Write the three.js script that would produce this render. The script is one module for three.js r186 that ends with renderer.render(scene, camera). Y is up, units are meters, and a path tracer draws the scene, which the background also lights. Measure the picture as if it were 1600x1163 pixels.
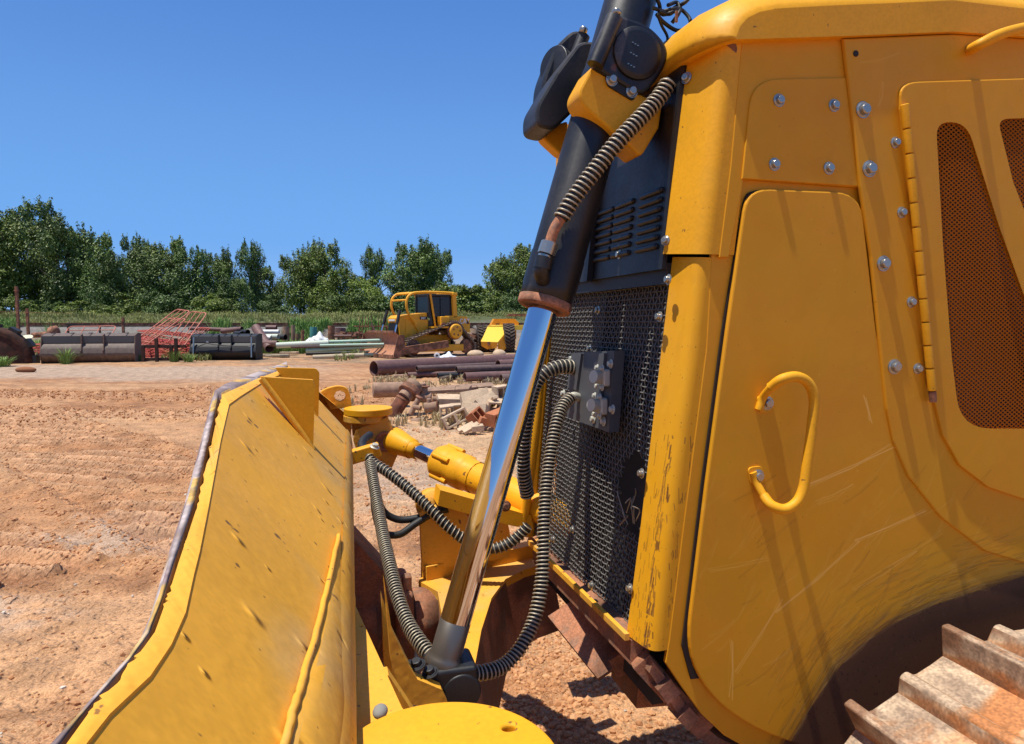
import * as THREE from 'three';
import { mergeGeometries } from 'three/addons/utils/BufferGeometryUtils.js';
import { RoundedBoxGeometry } from 'three/addons/geometries/RoundedBoxGeometry.js';

// ---------------------------------------------------------------- camera, sky, sun, exposure
const EYE = 1.68, PITCH = 4.2 * Math.PI / 180, FOC = 1067, PW = 1600, PH = 1163;
const scene = new THREE.Scene();
const camera = new THREE.PerspectiveCamera(2 * Math.atan(PH / 2 / FOC) * 180 / Math.PI, PW / PH, 0.05, 3000);
camera.position.set(0, EYE, 0);
camera.rotation.set(-PITCH, 0, 0);
const renderer = new THREE.WebGLRenderer({ antialias: true });
renderer.setSize(1024, 744);
renderer.toneMapping = THREE.LinearToneMapping;
renderer.toneMappingExposure = 1.2;
renderer.shadowMap.enabled = true;

// frame of the bulldozer: +x to its rear, +z to its left side (towards the viewer)
const TH = 15.3 * Math.PI / 180;
const SUN_LOCAL = new THREE.Vector3(-0.30, 1, 0.052).normalize();
const SUN = SUN_LOCAL.clone().applyAxisAngle(new THREE.Vector3(0, 1, 0), TH);
const sun = new THREE.DirectionalLight(new THREE.Color(1.0, 0.95, 0.84), 4.9);
sun.position.copy(SUN).multiplyScalar(80);
sun.castShadow = true;
sun.shadow.camera.left = sun.shadow.camera.bottom = -60; sun.shadow.camera.right = sun.shadow.camera.top = 60;
sun.shadow.camera.far = 200; sun.shadow.mapSize.set(4096, 4096);
scene.add(sun, sun.target);
{ // clear summer sky, pale at the horizon
  const W = 512, H = 256, d = new Float32Array(W * H * 4);
  const zen = [0.042, 0.125, 0.38], mid = [0.076, 0.205, 0.55], low = [0.150, 0.355, 0.74], hor = [0.29, 0.47, 0.78];
  for (let j = 0; j < H; j++) for (let i = 0; i < W; i++) {
    const el = ((j + 0.5) / H - 0.5) * Math.PI, az = ((i + 0.5) / W - 0.5) * 2 * Math.PI;
    const e = Math.max(0, el) * 180 / Math.PI, c = [0, 0, 0];
    const dir = new THREE.Vector3(Math.cos(el) * Math.cos(az), Math.sin(el), Math.cos(el) * Math.sin(az));
    const g = Math.pow(Math.max(0, dir.dot(SUN)), 12) * 0.25;
    const S = (a, b, t) => a + (b - a) * t, sm = (t) => t * t * (3 - 2 * t);
    for (let k = 0; k < 3; k++) {
      let v = e < 6 ? S(hor[k], low[k], e / 6) : e < 26 ? S(low[k], mid[k], sm((e - 6) / 20) * 0.5 + (e - 6) / 40) : S(mid[k], zen[k], Math.min(1, (e - 26) / 54));
      c[k] = v * (1 + g * 1.5) + g * 0.25;
      if (el < 0) c[k] = S(hor[k], [0.36, 0.27, 0.19][k], Math.min(1, -el * 12));
    }
    d.set([c[0], c[1], c[2], 1], (j * W + i) * 4);
  }
  const sky = new THREE.DataTexture(d, W, H, THREE.RGBAFormat, THREE.FloatType);
  sky.mapping = THREE.EquirectangularReflectionMapping; sky.minFilter = sky.magFilter = THREE.LinearFilter;
  sky.wrapS = THREE.RepeatWrapping; sky.needsUpdate = true;
  scene.background = sky; scene.environment = sky;
}

// ---------------------------------------------------------------- helpers
const V3 = (x, y, z) => new THREE.Vector3(x, y, z);
let seed = 12345;
function rnd() { seed = (seed * 1664525 + 1013904223) >>> 0; return seed / 4294967296; }
const rr = (a, b) => a + (b - a) * rnd();
const names = {};
function numbered(n) { const k = names[n] = (names[n] ?? -1) + 1; return k ? `${n}_${String(k).padStart(3, '0')}` : n; }
function hash(x, y, z = 0) { let h = Math.imul(x | 0, 374761393) ^ Math.imul(y | 0, 668265263) ^ Math.imul(z | 0, 1274126177); h = Math.imul(h ^ (h >>> 13), 1103515245); return ((h ^ (h >>> 16)) >>> 0) / 4294967296; }
function vnoise(x, y, per = 0, sd = 0) {
  const xi = Math.floor(x), yi = Math.floor(y), fx = x - xi, fy = y - yi, w = (n) => per ? ((n % per) + per) % per : n;
  const u = fx * fx * (3 - 2 * fx), v = fy * fy * (3 - 2 * fy);
  const a = hash(w(xi), w(yi), sd), b = hash(w(xi + 1), w(yi), sd), c = hash(w(xi), w(yi + 1), sd), e = hash(w(xi + 1), w(yi + 1), sd);
  return a + (b - a) * u + (c - a) * v + (a - b - c + e) * u * v;
}
function fbm(x, y, oct = 4, per = 0, sd = 0) { let s = 0, a = 0.5, t = 0; for (let i = 0; i < oct; i++) { s += a * vnoise(x, y, per, sd + i * 17); t += a; a *= 0.5; x *= 2; y *= 2; per *= 2; } return s / t; }
const sst = (a, b, x) => { const t = Math.min(1, Math.max(0, (x - a) / (b - a))); return t * t * (3 - 2 * t); };
const mixc = (a, b, t) => [a[0] + (b[0] - a[0]) * t, a[1] + (b[1] - a[1]) * t, a[2] + (b[2] - a[2]) * t];

// colour texture from a function of u, v (0..1): returns sRGB 0..255
function tex(n, fn, srgb = true, m = n) {
  const d = new Uint8Array(n * m * 4);
  for (let j = 0; j < m; j++) for (let i = 0; i < n; i++) { const c = fn((i + 0.5) / n, (j + 0.5) / m), k = (j * n + i) * 4; d[k] = c[0]; d[k + 1] = c[1]; d[k + 2] = c[2]; d[k + 3] = c[3] ?? 255; }
  const t = new THREE.DataTexture(d, n, m); t.wrapS = t.wrapT = THREE.RepeatWrapping; t.magFilter = THREE.LinearFilter; t.minFilter = THREE.LinearMipmapLinearFilter; t.generateMipmaps = true;
  if (srgb) t.colorSpace = THREE.SRGBColorSpace; t.needsUpdate = true; return t;
}
function canvasTex(w, h, draw, srgb = true) {
  const c = document.createElement('canvas'); c.width = w; c.height = h; draw(c.getContext('2d'), w, h);
  const t = new THREE.CanvasTexture(c); if (srgb) t.colorSpace = THREE.SRGBColorSpace; t.wrapS = t.wrapT = THREE.RepeatWrapping; t.magFilter = THREE.LinearFilter; return t;
}
const rep = (t, s) => { const c = t.clone(); c.repeat.set(s, s); c.needsUpdate = true; return c; };

// uv in metres from the dominant axis of every face
function boxUV(geo) {
  const g = geo.index ? geo.toNonIndexed() : geo, p = g.attributes.position, n = p.count, uv = new Float32Array(n * 2);
  const a = V3(), b = V3(), c = V3(), e = V3(), f = V3();
  for (let i = 0; i < n; i += 3) {
    a.fromBufferAttribute(p, i); b.fromBufferAttribute(p, i + 1); c.fromBufferAttribute(p, i + 2);
    e.subVectors(b, a); f.subVectors(c, a); e.cross(f); const x = Math.abs(e.x), y = Math.abs(e.y), z = Math.abs(e.z);
    [a, b, c].forEach((q, k) => { const o = (i + k) * 2; if (z >= x && z >= y) { uv[o] = q.x; uv[o + 1] = q.y; } else if (x >= y) { uv[o] = q.z; uv[o + 1] = q.y; } else { uv[o] = q.x; uv[o + 1] = q.z; } });
  }
  g.setAttribute('uv', new THREE.BufferAttribute(uv, 2)); for (const k of Object.keys(g.attributes)) if (!['position', 'normal', 'uv'].includes(k)) g.deleteAttribute(k);
  return g;
}
function merge(list) { return mergeGeometries(list.map((g) => { const q = g.index ? g.toNonIndexed() : g; for (const k of Object.keys(q.attributes)) if (!['position', 'normal', 'uv'].includes(k)) q.deleteAttribute(k); if (!q.attributes.uv) q.setAttribute('uv', new THREE.BufferAttribute(new Float32Array(q.attributes.position.count * 2), 2)); return q; })); }
function part(name, geo, mat, parent, label) {
  const g = Array.isArray(geo) ? merge(geo) : geo;
  const m = new THREE.Mesh(boxUV(g), mat); m.name = name; m.castShadow = m.receiveShadow = true; parent.add(m); if (label) m.userData.label = label; return m;
}
function shared(name, geo, mat, parent) { const m = new THREE.Mesh(geo, mat); m.name = name; m.castShadow = m.receiveShadow = true; parent.add(m); return m; }
function thing(name, label, category, group, pos, turn = 0) { const o = new THREE.Group(); o.name = numbered(name); o.userData = { label, category }; if (group) o.userData.group = group; if (pos) o.position.copy(pos); o.rotation.y = turn; scene.add(o); return o; }
function single(name, geo, mat, label, category, group) { const m = part(numbered(name), geo, mat, scene); m.userData = { label, category }; if (group) m.userData.group = group; return m; }

// pixel of the photograph -> place, on a plane that is known
const cP = Math.cos(PITCH), sP = Math.sin(PITCH);
function ray(px, py) { const x = (px - 800) / FOC, y = (PH / 2 - py) / FOC; return V3(x, cP * y - sP, -sP * y - cP); }
function at(px, py, d) { const r = ray(px, py); return V3(0, EYE, 0).addScaledVector(r, d / -r.z); }
function onGround(px, py, h = 0) { const r = ray(px, py); return V3(0, EYE, 0).addScaledVector(r, (h - EYE) / r.y); }
const ORG = at(1105, 500, 1.55); ORG.y = 0;
const cT = Math.cos(TH), sT = Math.sin(TH);
const toL = (p) => { const d = p.clone().sub(ORG); return V3(d.x * cT - d.z * sT, d.y, d.x * sT + d.z * cT); };
const rayL = (px, py) => { const d = ray(px, py); return V3(d.x * cT - d.z * sT, d.y, d.x * sT + d.z * cT); };
const CL = toL(V3(0, EYE, 0));
function Pz(px, py, z) { const r = rayL(px, py); return CL.clone().addScaledVector(r, (z - CL.z) / r.z); }
function Py(px, py, y) { const r = rayL(px, py); return CL.clone().addScaledVector(r, (y - CL.y) / r.y); }
function Pn(px, py, pt, n) { const r = rayL(px, py); return CL.clone().addScaledVector(r, pt.clone().sub(CL).dot(n) / r.dot(n)); }

// outline [x, y, r?] with rounded corners -> dense list of [x, y]
function rounded(list, steps = 6) {
  const out = [], n = list.length;
  for (let i = 0; i < n; i++) {
    const [x, y, r] = list[i]; if (!r) { out.push([x, y]); continue; }
    const a = list[(i + n - 1) % n], b = list[(i + 1) % n];
    const da = Math.hypot(a[0] - x, a[1] - y), db = Math.hypot(b[0] - x, b[1] - y), ra = Math.min(r, da * 0.49), rb = Math.min(r, db * 0.49);
    const p = [x + (a[0] - x) * ra / da, y + (a[1] - y) * ra / da], q = [x + (b[0] - x) * rb / db, y + (b[1] - y) * rb / db];
    for (let k = 0; k <= steps; k++) { const t = k / steps, u = 1 - t; out.push([u * u * p[0] + 2 * u * t * x + t * t * q[0], u * u * p[1] + 2 * u * t * y + t * t * q[1]]); }
  }
  return out;
}
function shapeOf(pts, holes = []) { const s = new THREE.Shape(pts.map((p) => new THREE.Vector2(p.x ?? p[0], p.y ?? p[1]))); for (const h of holes) s.holes.push(new THREE.Path(h.map((p) => new THREE.Vector2(p.x ?? p[0], p.y ?? p[1])))); return s; }
// plate in a plane z = const of the bulldozer frame; front face at z0, goes back by t
function plate(px, z0, t, bev = 0.002, holes = []) {
  const b = Math.min(bev, t * 0.45);
  const s = shapeOf(rounded(px).map(([x, y]) => Pz(x, y, z0)), holes.map((h) => rounded(h).map(([x, y]) => Pz(x, y, z0))));
  const g = new THREE.ExtrudeGeometry(s, { depth: Math.max(1e-4, t - 2 * b), bevelEnabled: b > 0, bevelThickness: b, bevelSize: b, bevelOffset: -b, bevelSegments: 2, curveSegments: 4 });
  g.translate(0, 0, z0 - t + b); return g;
}
// a prism between an outline of points and its copy moved by v
function prism(pts, v) {
  const n = pts.length, nor = V3(); for (let i = 0; i < n; i++) { const a = pts[i], b = pts[(i + 1) % n]; nor.x += (a.y - b.y) * (a.z + b.z); nor.y += (a.z - b.z) * (a.x + b.x); nor.z += (a.x - b.x) * (a.y + b.y); } nor.normalize();
  const ux = Math.abs(nor.y) < 0.9 ? V3(0, 1, 0).cross(nor).normalize() : V3(1, 0, 0).cross(nor).normalize(), uy = nor.clone().cross(ux);
  const two = pts.map((p) => new THREE.Vector2(p.dot(ux), p.dot(uy))), tri = THREE.ShapeUtils.triangulateShape(two, []);
  const far = pts.map((p) => p.clone().add(v)), pos = [], flip = v.dot(nor) > 0, tr = (a, b, c) => pos.push(...a.toArray(), ...b.toArray(), ...c.toArray());
  for (const [a, b, c] of tri) { if (flip) { tr(pts[a], pts[c], pts[b]); tr(far[a], far[b], far[c]); } else { tr(pts[a], pts[b], pts[c]); tr(far[a], far[c], far[b]); } }
  for (let i = 0; i < n; i++) { const j = (i + 1) % n; if (flip) { tr(pts[i], pts[j], far[j]); tr(pts[i], far[j], far[i]); } else { tr(pts[i], far[j], pts[j]); tr(pts[i], far[i], far[j]); } }
  const g = new THREE.BufferGeometry(); g.setAttribute('position', new THREE.Float32BufferAttribute(pos, 3)); g.computeVertexNormals(); return g;
}
// surface through rows of points (smooth)
function loft(rows, closed = false) {
  const pos = [], idx = [], m = rows[0].length; rows.forEach((r) => r.forEach((p) => pos.push(p.x, p.y, p.z)));
  for (let i = 0; i < rows.length - 1; i++) for (let j = 0; j < (closed ? m : m - 1); j++) { const a = i * m + j, b = i * m + (j + 1) % m, c = a + m, d = b + m; idx.push(a, c, b, b, c, d); }
  const g = new THREE.BufferGeometry(); g.setAttribute('position', new THREE.Float32BufferAttribute(pos, 3)); g.setIndex(idx); g.computeVertexNormals(); return g;
}
const curve = (pts, t = 0.5) => new THREE.CatmullRomCurve3(pts, false, 'centripetal', t);
function tube(pts, r, seg = 40, rad = 10) {
  const c = pts.isCurve || pts.getPoint ? pts : curve(pts), g = new THREE.TubeGeometry(c, seg, r, rad, false), list = [g];
  for (const [t, s] of [[0, -1], [1, 1]]) { const cap = new THREE.CircleGeometry(r, rad), p = c.getPoint(t), d = c.getTangent(t).multiplyScalar(s); cap.applyQuaternion(new THREE.Quaternion().setFromUnitVectors(V3(0, 0, 1), d)); cap.translate(p.x, p.y, p.z); list.push(cap); }
  return merge(list);
}
// cylinder between two points, radii ra, rb
function rod(a, b, ra, rb = ra, rad = 24, open = false) { const d = b.clone().sub(a), g = new THREE.CylinderGeometry(rb, ra, d.length(), rad, 1, open); g.applyQuaternion(new THREE.Quaternion().setFromUnitVectors(V3(0, 1, 0), d.clone().normalize())); const m = a.clone().add(b).multiplyScalar(0.5); g.translate(m.x, m.y, m.z); return g; }
// lathe along the axis a->b; profile [[t along in m, r]]
function turned(a, dir, prof, rad = 32) { const g = new THREE.LatheGeometry(prof.map(([t, r]) => new THREE.Vector2(Math.max(r, 1e-4), t)), rad); g.applyQuaternion(new THREE.Quaternion().setFromUnitVectors(V3(0, 1, 0), dir.clone().normalize())); g.translate(a.x, a.y, a.z); return g; }
function hollow(a, b, ro, ri, rad = 20) { const d = b.clone().sub(a), L = d.length(); return turned(a, d, [[0, ri], [0, ro], [L, ro], [L, ri], [0, ri]], rad); }
function box(w, h, d, x = 0, y = 0, z = 0, r = 0) { const g = r ? new RoundedBoxGeometry(w, h, d, 2, r) : new THREE.BoxGeometry(w, h, d); g.translate(x, y, z); return g; }
function beam(a, b, w, h, up = V3(0, 1, 0), r = 0) { const d = b.clone().sub(a), L = d.length(), z = d.clone().normalize(), x = up.clone().cross(z).normalize(), y = z.clone().cross(x); const g = r ? new RoundedBoxGeometry(w, h, L, 2, r) : new THREE.BoxGeometry(w, h, L); g.applyMatrix4(new THREE.Matrix4().makeBasis(x, y, z)); const m = a.clone().add(b).multiplyScalar(0.5); g.translate(m.x, m.y, m.z); return g; }
// coil of wire round a path
function coil(pts, R, wire, pitch, rad = 5, t0 = 0, t1 = 1, wob = 0) {
  const c = pts.getPoint ? pts : curve(pts), L = c.getLength() * (t1 - t0), turns = Math.max(2, Math.round(L / pitch)), N = turns * 12, fr = c.computeFrenetFrames(400, false), out = [];
  for (let i = 0; i <= N; i++) { const k = i / N, t = t0 + (t1 - t0) * k, f = Math.min(400, Math.round(t * 400)), p = c.getPointAt(t), an = k * turns * 2 * Math.PI, R2 = R * (1 + wob * (vnoise(k * 9, 3.3) - 0.4)); out.push(p.addScaledVector(fr.normals[f], Math.cos(an) * R2).addScaledVector(fr.binormals[f], Math.sin(an) * R2)); }
  return new THREE.TubeGeometry(new THREE.CatmullRomCurve3(out), N, wire, rad, false);
}

// ---------------------------------------------------------------- materials
const chip = (u, v, f, th, sd) => { const n = fbm(u * f, v * f, 4, f, sd); return sst(th, th + 0.02, n); };
// yellow machine paint: faint mottling, dust in patches, small chips and rubbed spots; one tile is one metre
function paintTex(n, base, dust, chipA, sd) {
  return tex(n, (u, v) => {
    const m = fbm(u * 6, v * 6, 4, 6, sd) - 0.5, f = vnoise(u * 220, v * 220, 220, sd + 3) - 0.5, d = sst(0.5, 0.8, fbm(u * 5, v * 5, 5, 5, sd + 9)) * dust;
    let c = mixc(base, [198, 158, 102], d); c = c.map((q) => q * (1 + m * 0.10 + f * 0.05));
    const k = chip(u, v, 34, 0.83 - chipA, sd + 5), r = chip(u, v, 90, 0.84 - chipA, sd + 6);
    return mixc(c, [92, 62, 48], Math.max(k * 0.75, r * 0.6));
  });
}
const YEL = [226, 160, 26];
const tPaint = paintTex(1024, YEL, 0.16, 0.0, 1), tBlade = paintTex(1024, [224, 162, 52], 0.75, 0.01, 2);
const tBump = tex(512, (u, v) => { const b = fbm(u * 40, v * 40, 3, 40, 31) * 90 + fbm(u * 6, v * 6, 3, 6, 32) * 120 + 20; return [b, b, b]; }, false);
const tDent = tex(1024, (u, v) => { // pits knocked into the blade plate
  let h = 200 + (fbm(u * 50, v * 50, 2, 50, 44) - 0.5) * 26;
  for (let a = -1; a <= 1; a++) for (let b = -1; b <= 1; b++) { const N = 11, i = Math.floor(u * N) + a, j = Math.floor(v * N) + b, w = (q) => (q % N + N) % N; if (hash(w(i), w(j), 50) < 0.42) continue; const cx = (i + hash(w(i), w(j), 51)) / N, cy = (j + hash(w(i), w(j), 52)) / N, s = 0.003 + 0.008 * hash(w(i), w(j), 53) ** 2, d = Math.hypot((u - cx) * 1.3, v - cy + (u - cx) * 0.5) / s; h -= 150 * Math.exp(-d * d); }
  h = Math.max(0, h); return [h, h, h];
}, false);
const tRough = tex(512, (u, v) => { const r = 120 + fbm(u * 7, v * 7, 4, 7, 61) * 80 + (vnoise(u * 200, v * 200, 200, 62) - 0.5) * 30; return [255, r, 0]; }, false);
const tRust = tex(1024, (u, v) => {
  const a = fbm(u * 7, v * 7, 5, 7, 71), b = fbm(u * 31, v * 31, 3, 31, 72), c = vnoise(u * 260, v * 260, 260, 73);
  let q = mixc([108, 72, 52], [164, 110, 80], sst(0.3, 0.7, a)); q = mixc(q, [104, 92, 84], sst(0.55, 0.75, b) * 0.4); return q.map((w) => w * (0.88 + c * 0.24));
});
const tSteel = tex(1024, (u, v) => { // track shoes: worn grey steel with rust and dried soil
  const a = fbm(u * 5, v * 9, 5, 0, 81), b = fbm(u * 40, v * 12, 3, 0, 82), c = vnoise(u * 220, v * 220, 220, 83);
  let q = mixc([150, 128, 108], [190, 166, 140], sst(0.3, 0.7, b)); q = mixc(q, [178, 112, 62], sst(0.44, 0.60, a) * 0.85); q = mixc(q, [128, 92, 68], sst(0.52, 0.68, fbm(u * 8, v * 8, 4, 8, 84)) * 0.8); q = mixc(q, [196, 160, 124], sst(0.6, 0.68, fbm(u * 11, v * 11, 4, 11, 85)) * 0.7); return q.map((w) => w * (0.86 + c * 0.28));
});
const tBlack = tex(1024, (u, v) => { // black paint, dusty and scratched
  const a = fbm(u * 6, v * 6, 5, 6, 91), c = vnoise(u * 240, v * 240, 240, 92), s = sst(0.90, 0.97, vnoise(u * 22 + fbm(u * 4, v * 4, 2, 4, 5) * 3, v * 3, 0, 93));
  let q = mixc([24, 24, 27], [62, 56, 52], sst(0.40, 0.8, a) * 0.75); q = mixc(q, [128, 120, 112], s * 0.5); q = mixc(q, [104, 64, 44], chip(u, v, 18, 0.78, 94) * 0.8); return q.map((w) => w * (0.85 + c * 0.3));
});
const tConc = tex(512, (u, v) => { const a = fbm(u * 9, v * 9, 4, 9, 101), c = vnoise(u * 180, v * 180, 180, 102); const w = 0.84 + a * 0.2 + (c - 0.5) * 0.2; return [200 * w, 173 * w, 142 * w]; });
const tSoil = tex(1024, (u, v) => { const a = fbm(u * 12, v * 12, 6, 12, 111), c = vnoise(u * 330, v * 330, 330, 112), p = sst(0.72, 0.8, vnoise(u * 90, v * 90, 90, 113)); const w = 0.74 + a * 0.32 + (c - 0.5) * 0.30; return mixc([238 * w, 236 * w, 233 * w], [216, 208, 202], p * 0.4).map((q) => Math.min(255, q)); });
const tSoilB = tex(1024, (u, v) => { const h = fbm(u * 16, v * 16, 5, 16, 111) * 130 + vnoise(u * 90, v * 90, 90, 113) ** 3 * 70 + vnoise(u * 44, v * 44, 44, 114) ** 4 * 55; return [h, h, h]; }, false);

const std = (o) => new THREE.MeshPhysicalMaterial(Object.assign({ side: THREE.DoubleSide }, o));
const M = {
  yellow: std({ map: tPaint, roughness: 0.85, roughnessMap: tRough, bumpMap: tBump, bumpScale: 0.0006, specularIntensity: 0.55 }),
  blade: std({ map: tBlade, roughness: 0.95, specularIntensity: 0.5, roughnessMap: tRough, bumpMap: tDent, bumpScale: 0.011 }),
  yellowPlain: std({ color: 0xe0a12a, roughness: 0.5 }),
  black: std({ map: tBlack, roughness: 0.75, roughnessMap: tRough, bumpMap: tBump, bumpScale: 0.0006 }),
  blackFlat: std({ color: 0x17171a, roughness: 0.55 }),
  rubber: std({ color: 0x1b1a1a, roughness: 0.6, bumpMap: rep(tBump, 4), bumpScale: 0.0006 }),
  dark: std({ color: 0x2c2a28, roughness: 0.9 }),
  seal: std({ color: 0x241a16, roughness: 0.8 }),
  chrome: std({ color: 0xd8d8da, metalness: 1, roughness: 0.07 }),
  zinc: std({ color: 0xa8a49a, metalness: 0.75, roughness: 0.42, roughnessMap: tRough }),
  spring: std({ color: 0xa89e8a, metalness: 0.45, roughness: 0.5 }),
  wire: std({ color: 0x66625d, metalness: 0.1, roughness: 0.55 }),
  grey: std({ color: 0x4a4a4c, roughness: 0.6, bumpMap: tBump, bumpScale: 0.0005 }),
  fitting: std({ color: 0xb9b6a8, metalness: 0.3, roughness: 0.5 }),
  rust: std({ map: tRust, roughness: 0.9, bumpMap: tBump, bumpScale: 0.003 }),
  rustDark: std({ map: tRust, roughness: 0.9, bumpMap: tBump, bumpScale: 0.003 }),
  rustRed: std({ map: tRust, color: 0xf0c8c0, roughness: 0.85 }),
  steel: std({ map: tSteel, metalness: 0.2, roughness: 0.62, bumpMap: tBump, bumpScale: 0.002 }),
  conc: std({ map: tConc, roughness: 0.95, bumpMap: tBump, bumpScale: 0.003 }),
  concRed: std({ map: tConc, color: 0xe8a888, roughness: 0.95 }),
  white: std({ color: 0xd9d8d2, roughness: 0.6 }),
  dusty: std({ map: tSoil, color: new THREE.Color(0.40, 0.25, 0.165), roughness: 0.95, bumpMap: tBump, bumpScale: 0.004 }),
  orange: std({ map: tSoil, color: new THREE.Color(0.62, 0.28, 0.15), roughness: 0.8 }),
};

// ---------------------------------------------------------------- ground
const bank = (z) => -z; // depth from the viewer
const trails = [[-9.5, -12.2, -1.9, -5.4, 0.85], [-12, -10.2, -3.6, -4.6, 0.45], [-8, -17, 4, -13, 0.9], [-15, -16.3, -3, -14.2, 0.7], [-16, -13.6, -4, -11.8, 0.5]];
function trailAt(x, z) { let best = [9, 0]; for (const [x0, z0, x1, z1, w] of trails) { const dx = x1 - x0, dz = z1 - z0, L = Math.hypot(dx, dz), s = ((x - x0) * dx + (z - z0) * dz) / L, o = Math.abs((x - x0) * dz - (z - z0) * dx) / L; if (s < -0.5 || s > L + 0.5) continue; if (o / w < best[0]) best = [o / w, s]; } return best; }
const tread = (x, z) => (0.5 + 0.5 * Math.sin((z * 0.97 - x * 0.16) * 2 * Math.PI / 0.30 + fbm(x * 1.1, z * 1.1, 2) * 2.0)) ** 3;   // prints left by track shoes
function zoneColour(x, z) {
  const n1 = fbm(x * 0.35 + 7, z * 0.35, 4, 0, 201), n2 = fbm(x * 1.6, z * 1.6 + 3, 4, 0, 202), n3 = fbm(x * 0.12, z * 0.5, 3, 0, 203), d = -z;
  let c = mixc([0.55, 0.268, 0.115], [0.66, 0.36, 0.175], sst(0.35, 0.65, n1)); // red soil
  c = mixc(c, [0.38, 0.165, 0.065], sst(0.50, 0.70, n2) * 0.75);                     // damp darker crumbs
  c = mixc(c, [0.70, 0.45, 0.25], sst(0.5, 0.7, n3) * 0.55);                        // dry dust
  c = mixc(c, [0.70, 0.45, 0.245], sst(-3.2, -1, x + (n1 - 0.5) * 3) * sst(5, 9, d) * 0.75);   // sandy towards the pipes
  const grav = [0.56, 0.42, 0.31];
  const road = sst(17.2, 19.2, d + (n1 - 0.5) * 5 + x * 0.10) * (1 - sst(25.5, 27, d + (n1 - 0.5) * 3)) * (1 - sst(-9.5, -5, x));
  c = mixc(c, mixc(grav, [0.58, 0.40, 0.27], n2), road * 0.9);
  const spot = (cx, cz, rx, rz) => 1 - sst(0.2, 1.25, Math.hypot((x - cx) / rx, (z - cz) / rz) + (n2 - 0.5) * 1.0 + (fbm(x * 7, z * 7, 3, 0, 207) - 0.5) * 1.4);
  c = mixc(c, grav, Math.max(spot(-2.85, -5.45, 0.85, 0.62), spot(-3.35, -3.9, 0.65, 0.35), spot(-1.05, -7.2, 1.0, 1.3) * 0.8, spot(-1.0, -10.6, 0.9, 0.7) * 0.6) * 0.7);
  { const [o] = trailAt(x, z); if (o < 1.1 && d < 18) { const q = (1 - sst(0.8, 1.05, o + (n2 - 0.5) * 0.4)) * sst(0.25, 0.45, fbm(x * 0.9, z * 0.9, 3, 0, 218)); c = mixc(c, [0.40, 0.172, 0.075], q * 0.55); c = mixc(c, [0.74, 0.43, 0.235], q * tread(x, z) * 0.75); } } // redder turned soil; relief shading of the cleat prints painted in, crests paler
  if (d > 26) c = mixc(c, [0.34, 0.24, 0.14], sst(26, 29, d) * sst(0.3, 0.6, n2) * 0.8);
  if (d > 40) c = mixc(c, [0.26, 0.235, 0.21], sst(41.5, 43, d));   // ballast of the railway bank
  if (d > 50) c = mixc(c, [0.11, 0.13, 0.04], sst(50, 51.5, d));
  return c;
}
function groundH(x, z) {
  const d = -z, r = Math.hypot(x, z);
  let h = (fbm(x * 0.5, z * 0.5, 3, 0, 211) - 0.5) * 0.08 + (fbm(x * 2.3, z * 2.3, 3, 0, 212) - 0.5) * 0.026;
  const rough = sst(0.48, 0.66, fbm(x * 0.7 + 9, z * 0.7, 3, 0, 213));
  if (r < 26) h += (fbm(x * 12, z * 12, 4, 0, 214) - 0.5) * (0.012 + 0.045 * rough);
  const [o, s] = trailAt(x, z);
  if (o < 1.6 && r < 24) { const inn = 1 - sst(0.85, 1.0, o); h -= inn * 0.03; h += inn * tread(x, z) * 0.085 * sst(0.22, 0.42, fbm(x * 0.9, z * 0.9, 3, 0, 218)); h += Math.exp(-(((o - 1.12) / 0.12) ** 2)) * 0.055 * (0.4 + fbm(x * 5, z * 5, 2, 0, 219)); }
  h *= 1 - sst(20, 40, d) * 0.5;
  if (d > 40) { h += sst(40.5, 44.5, d) * 1.35 + sst(49.5, 53, d) * 0.72 + sst(55, 75, d) * 0.3; h += sst(50, 52, d) * (fbm(x * 0.6, z * 0.6, 3) - 0.5) * 0.35; }
  return h;
}
{
  const angs = []; let a = -180; while (a < 180) { angs.push(a); a += Math.abs(a) < 48 ? 0.2 : Math.abs(a) < 70 ? 0.8 : 5; }
  const rads = [0]; for (let r = 0.6; r < 1400; r *= r < 2.2 ? 1.05 : r < 3.4 ? 1.009 : r < 13 ? 1.0034 : r < 30 ? 1.011 : r < 90 ? 1.02 : 1.12) rads.push(r);
  const pos = [], col = [], uv = [], idx = [], n = angs.length;
  for (const r of rads) for (const q of angs) {
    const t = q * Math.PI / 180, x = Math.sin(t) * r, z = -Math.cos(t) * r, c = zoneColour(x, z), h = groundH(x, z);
    pos.push(x, h, z); col.push(...c); uv.push(x / 1.7, z / 1.7);
  }
  for (let i = 0; i < rads.length - 1; i++) for (let j = 0; j < n; j++) { const p = i * n + j, k = i * n + (j + 1) % n; idx.push(p, k, p + n, k, k + n, p + n); }
  const g = new THREE.BufferGeometry(); g.setAttribute('position', new THREE.Float32BufferAttribute(pos, 3)); g.setAttribute('color', new THREE.Float32BufferAttribute(col, 3)); g.setAttribute('uv', new THREE.Float32BufferAttribute(uv, 2)); g.setIndex(idx); g.computeVertexNormals();
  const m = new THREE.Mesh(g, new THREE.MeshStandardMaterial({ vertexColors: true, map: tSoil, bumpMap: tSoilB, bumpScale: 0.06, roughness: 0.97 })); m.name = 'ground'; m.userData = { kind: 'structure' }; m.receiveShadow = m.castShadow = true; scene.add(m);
}

// ---------------------------------------------------------------- the near bulldozer
const dozer = thing('bulldozer', 'large yellow bulldozer filling the foreground with raised blade, grille and black lift cylinder', 'bulldozer', null, ORG, TH);
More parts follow.
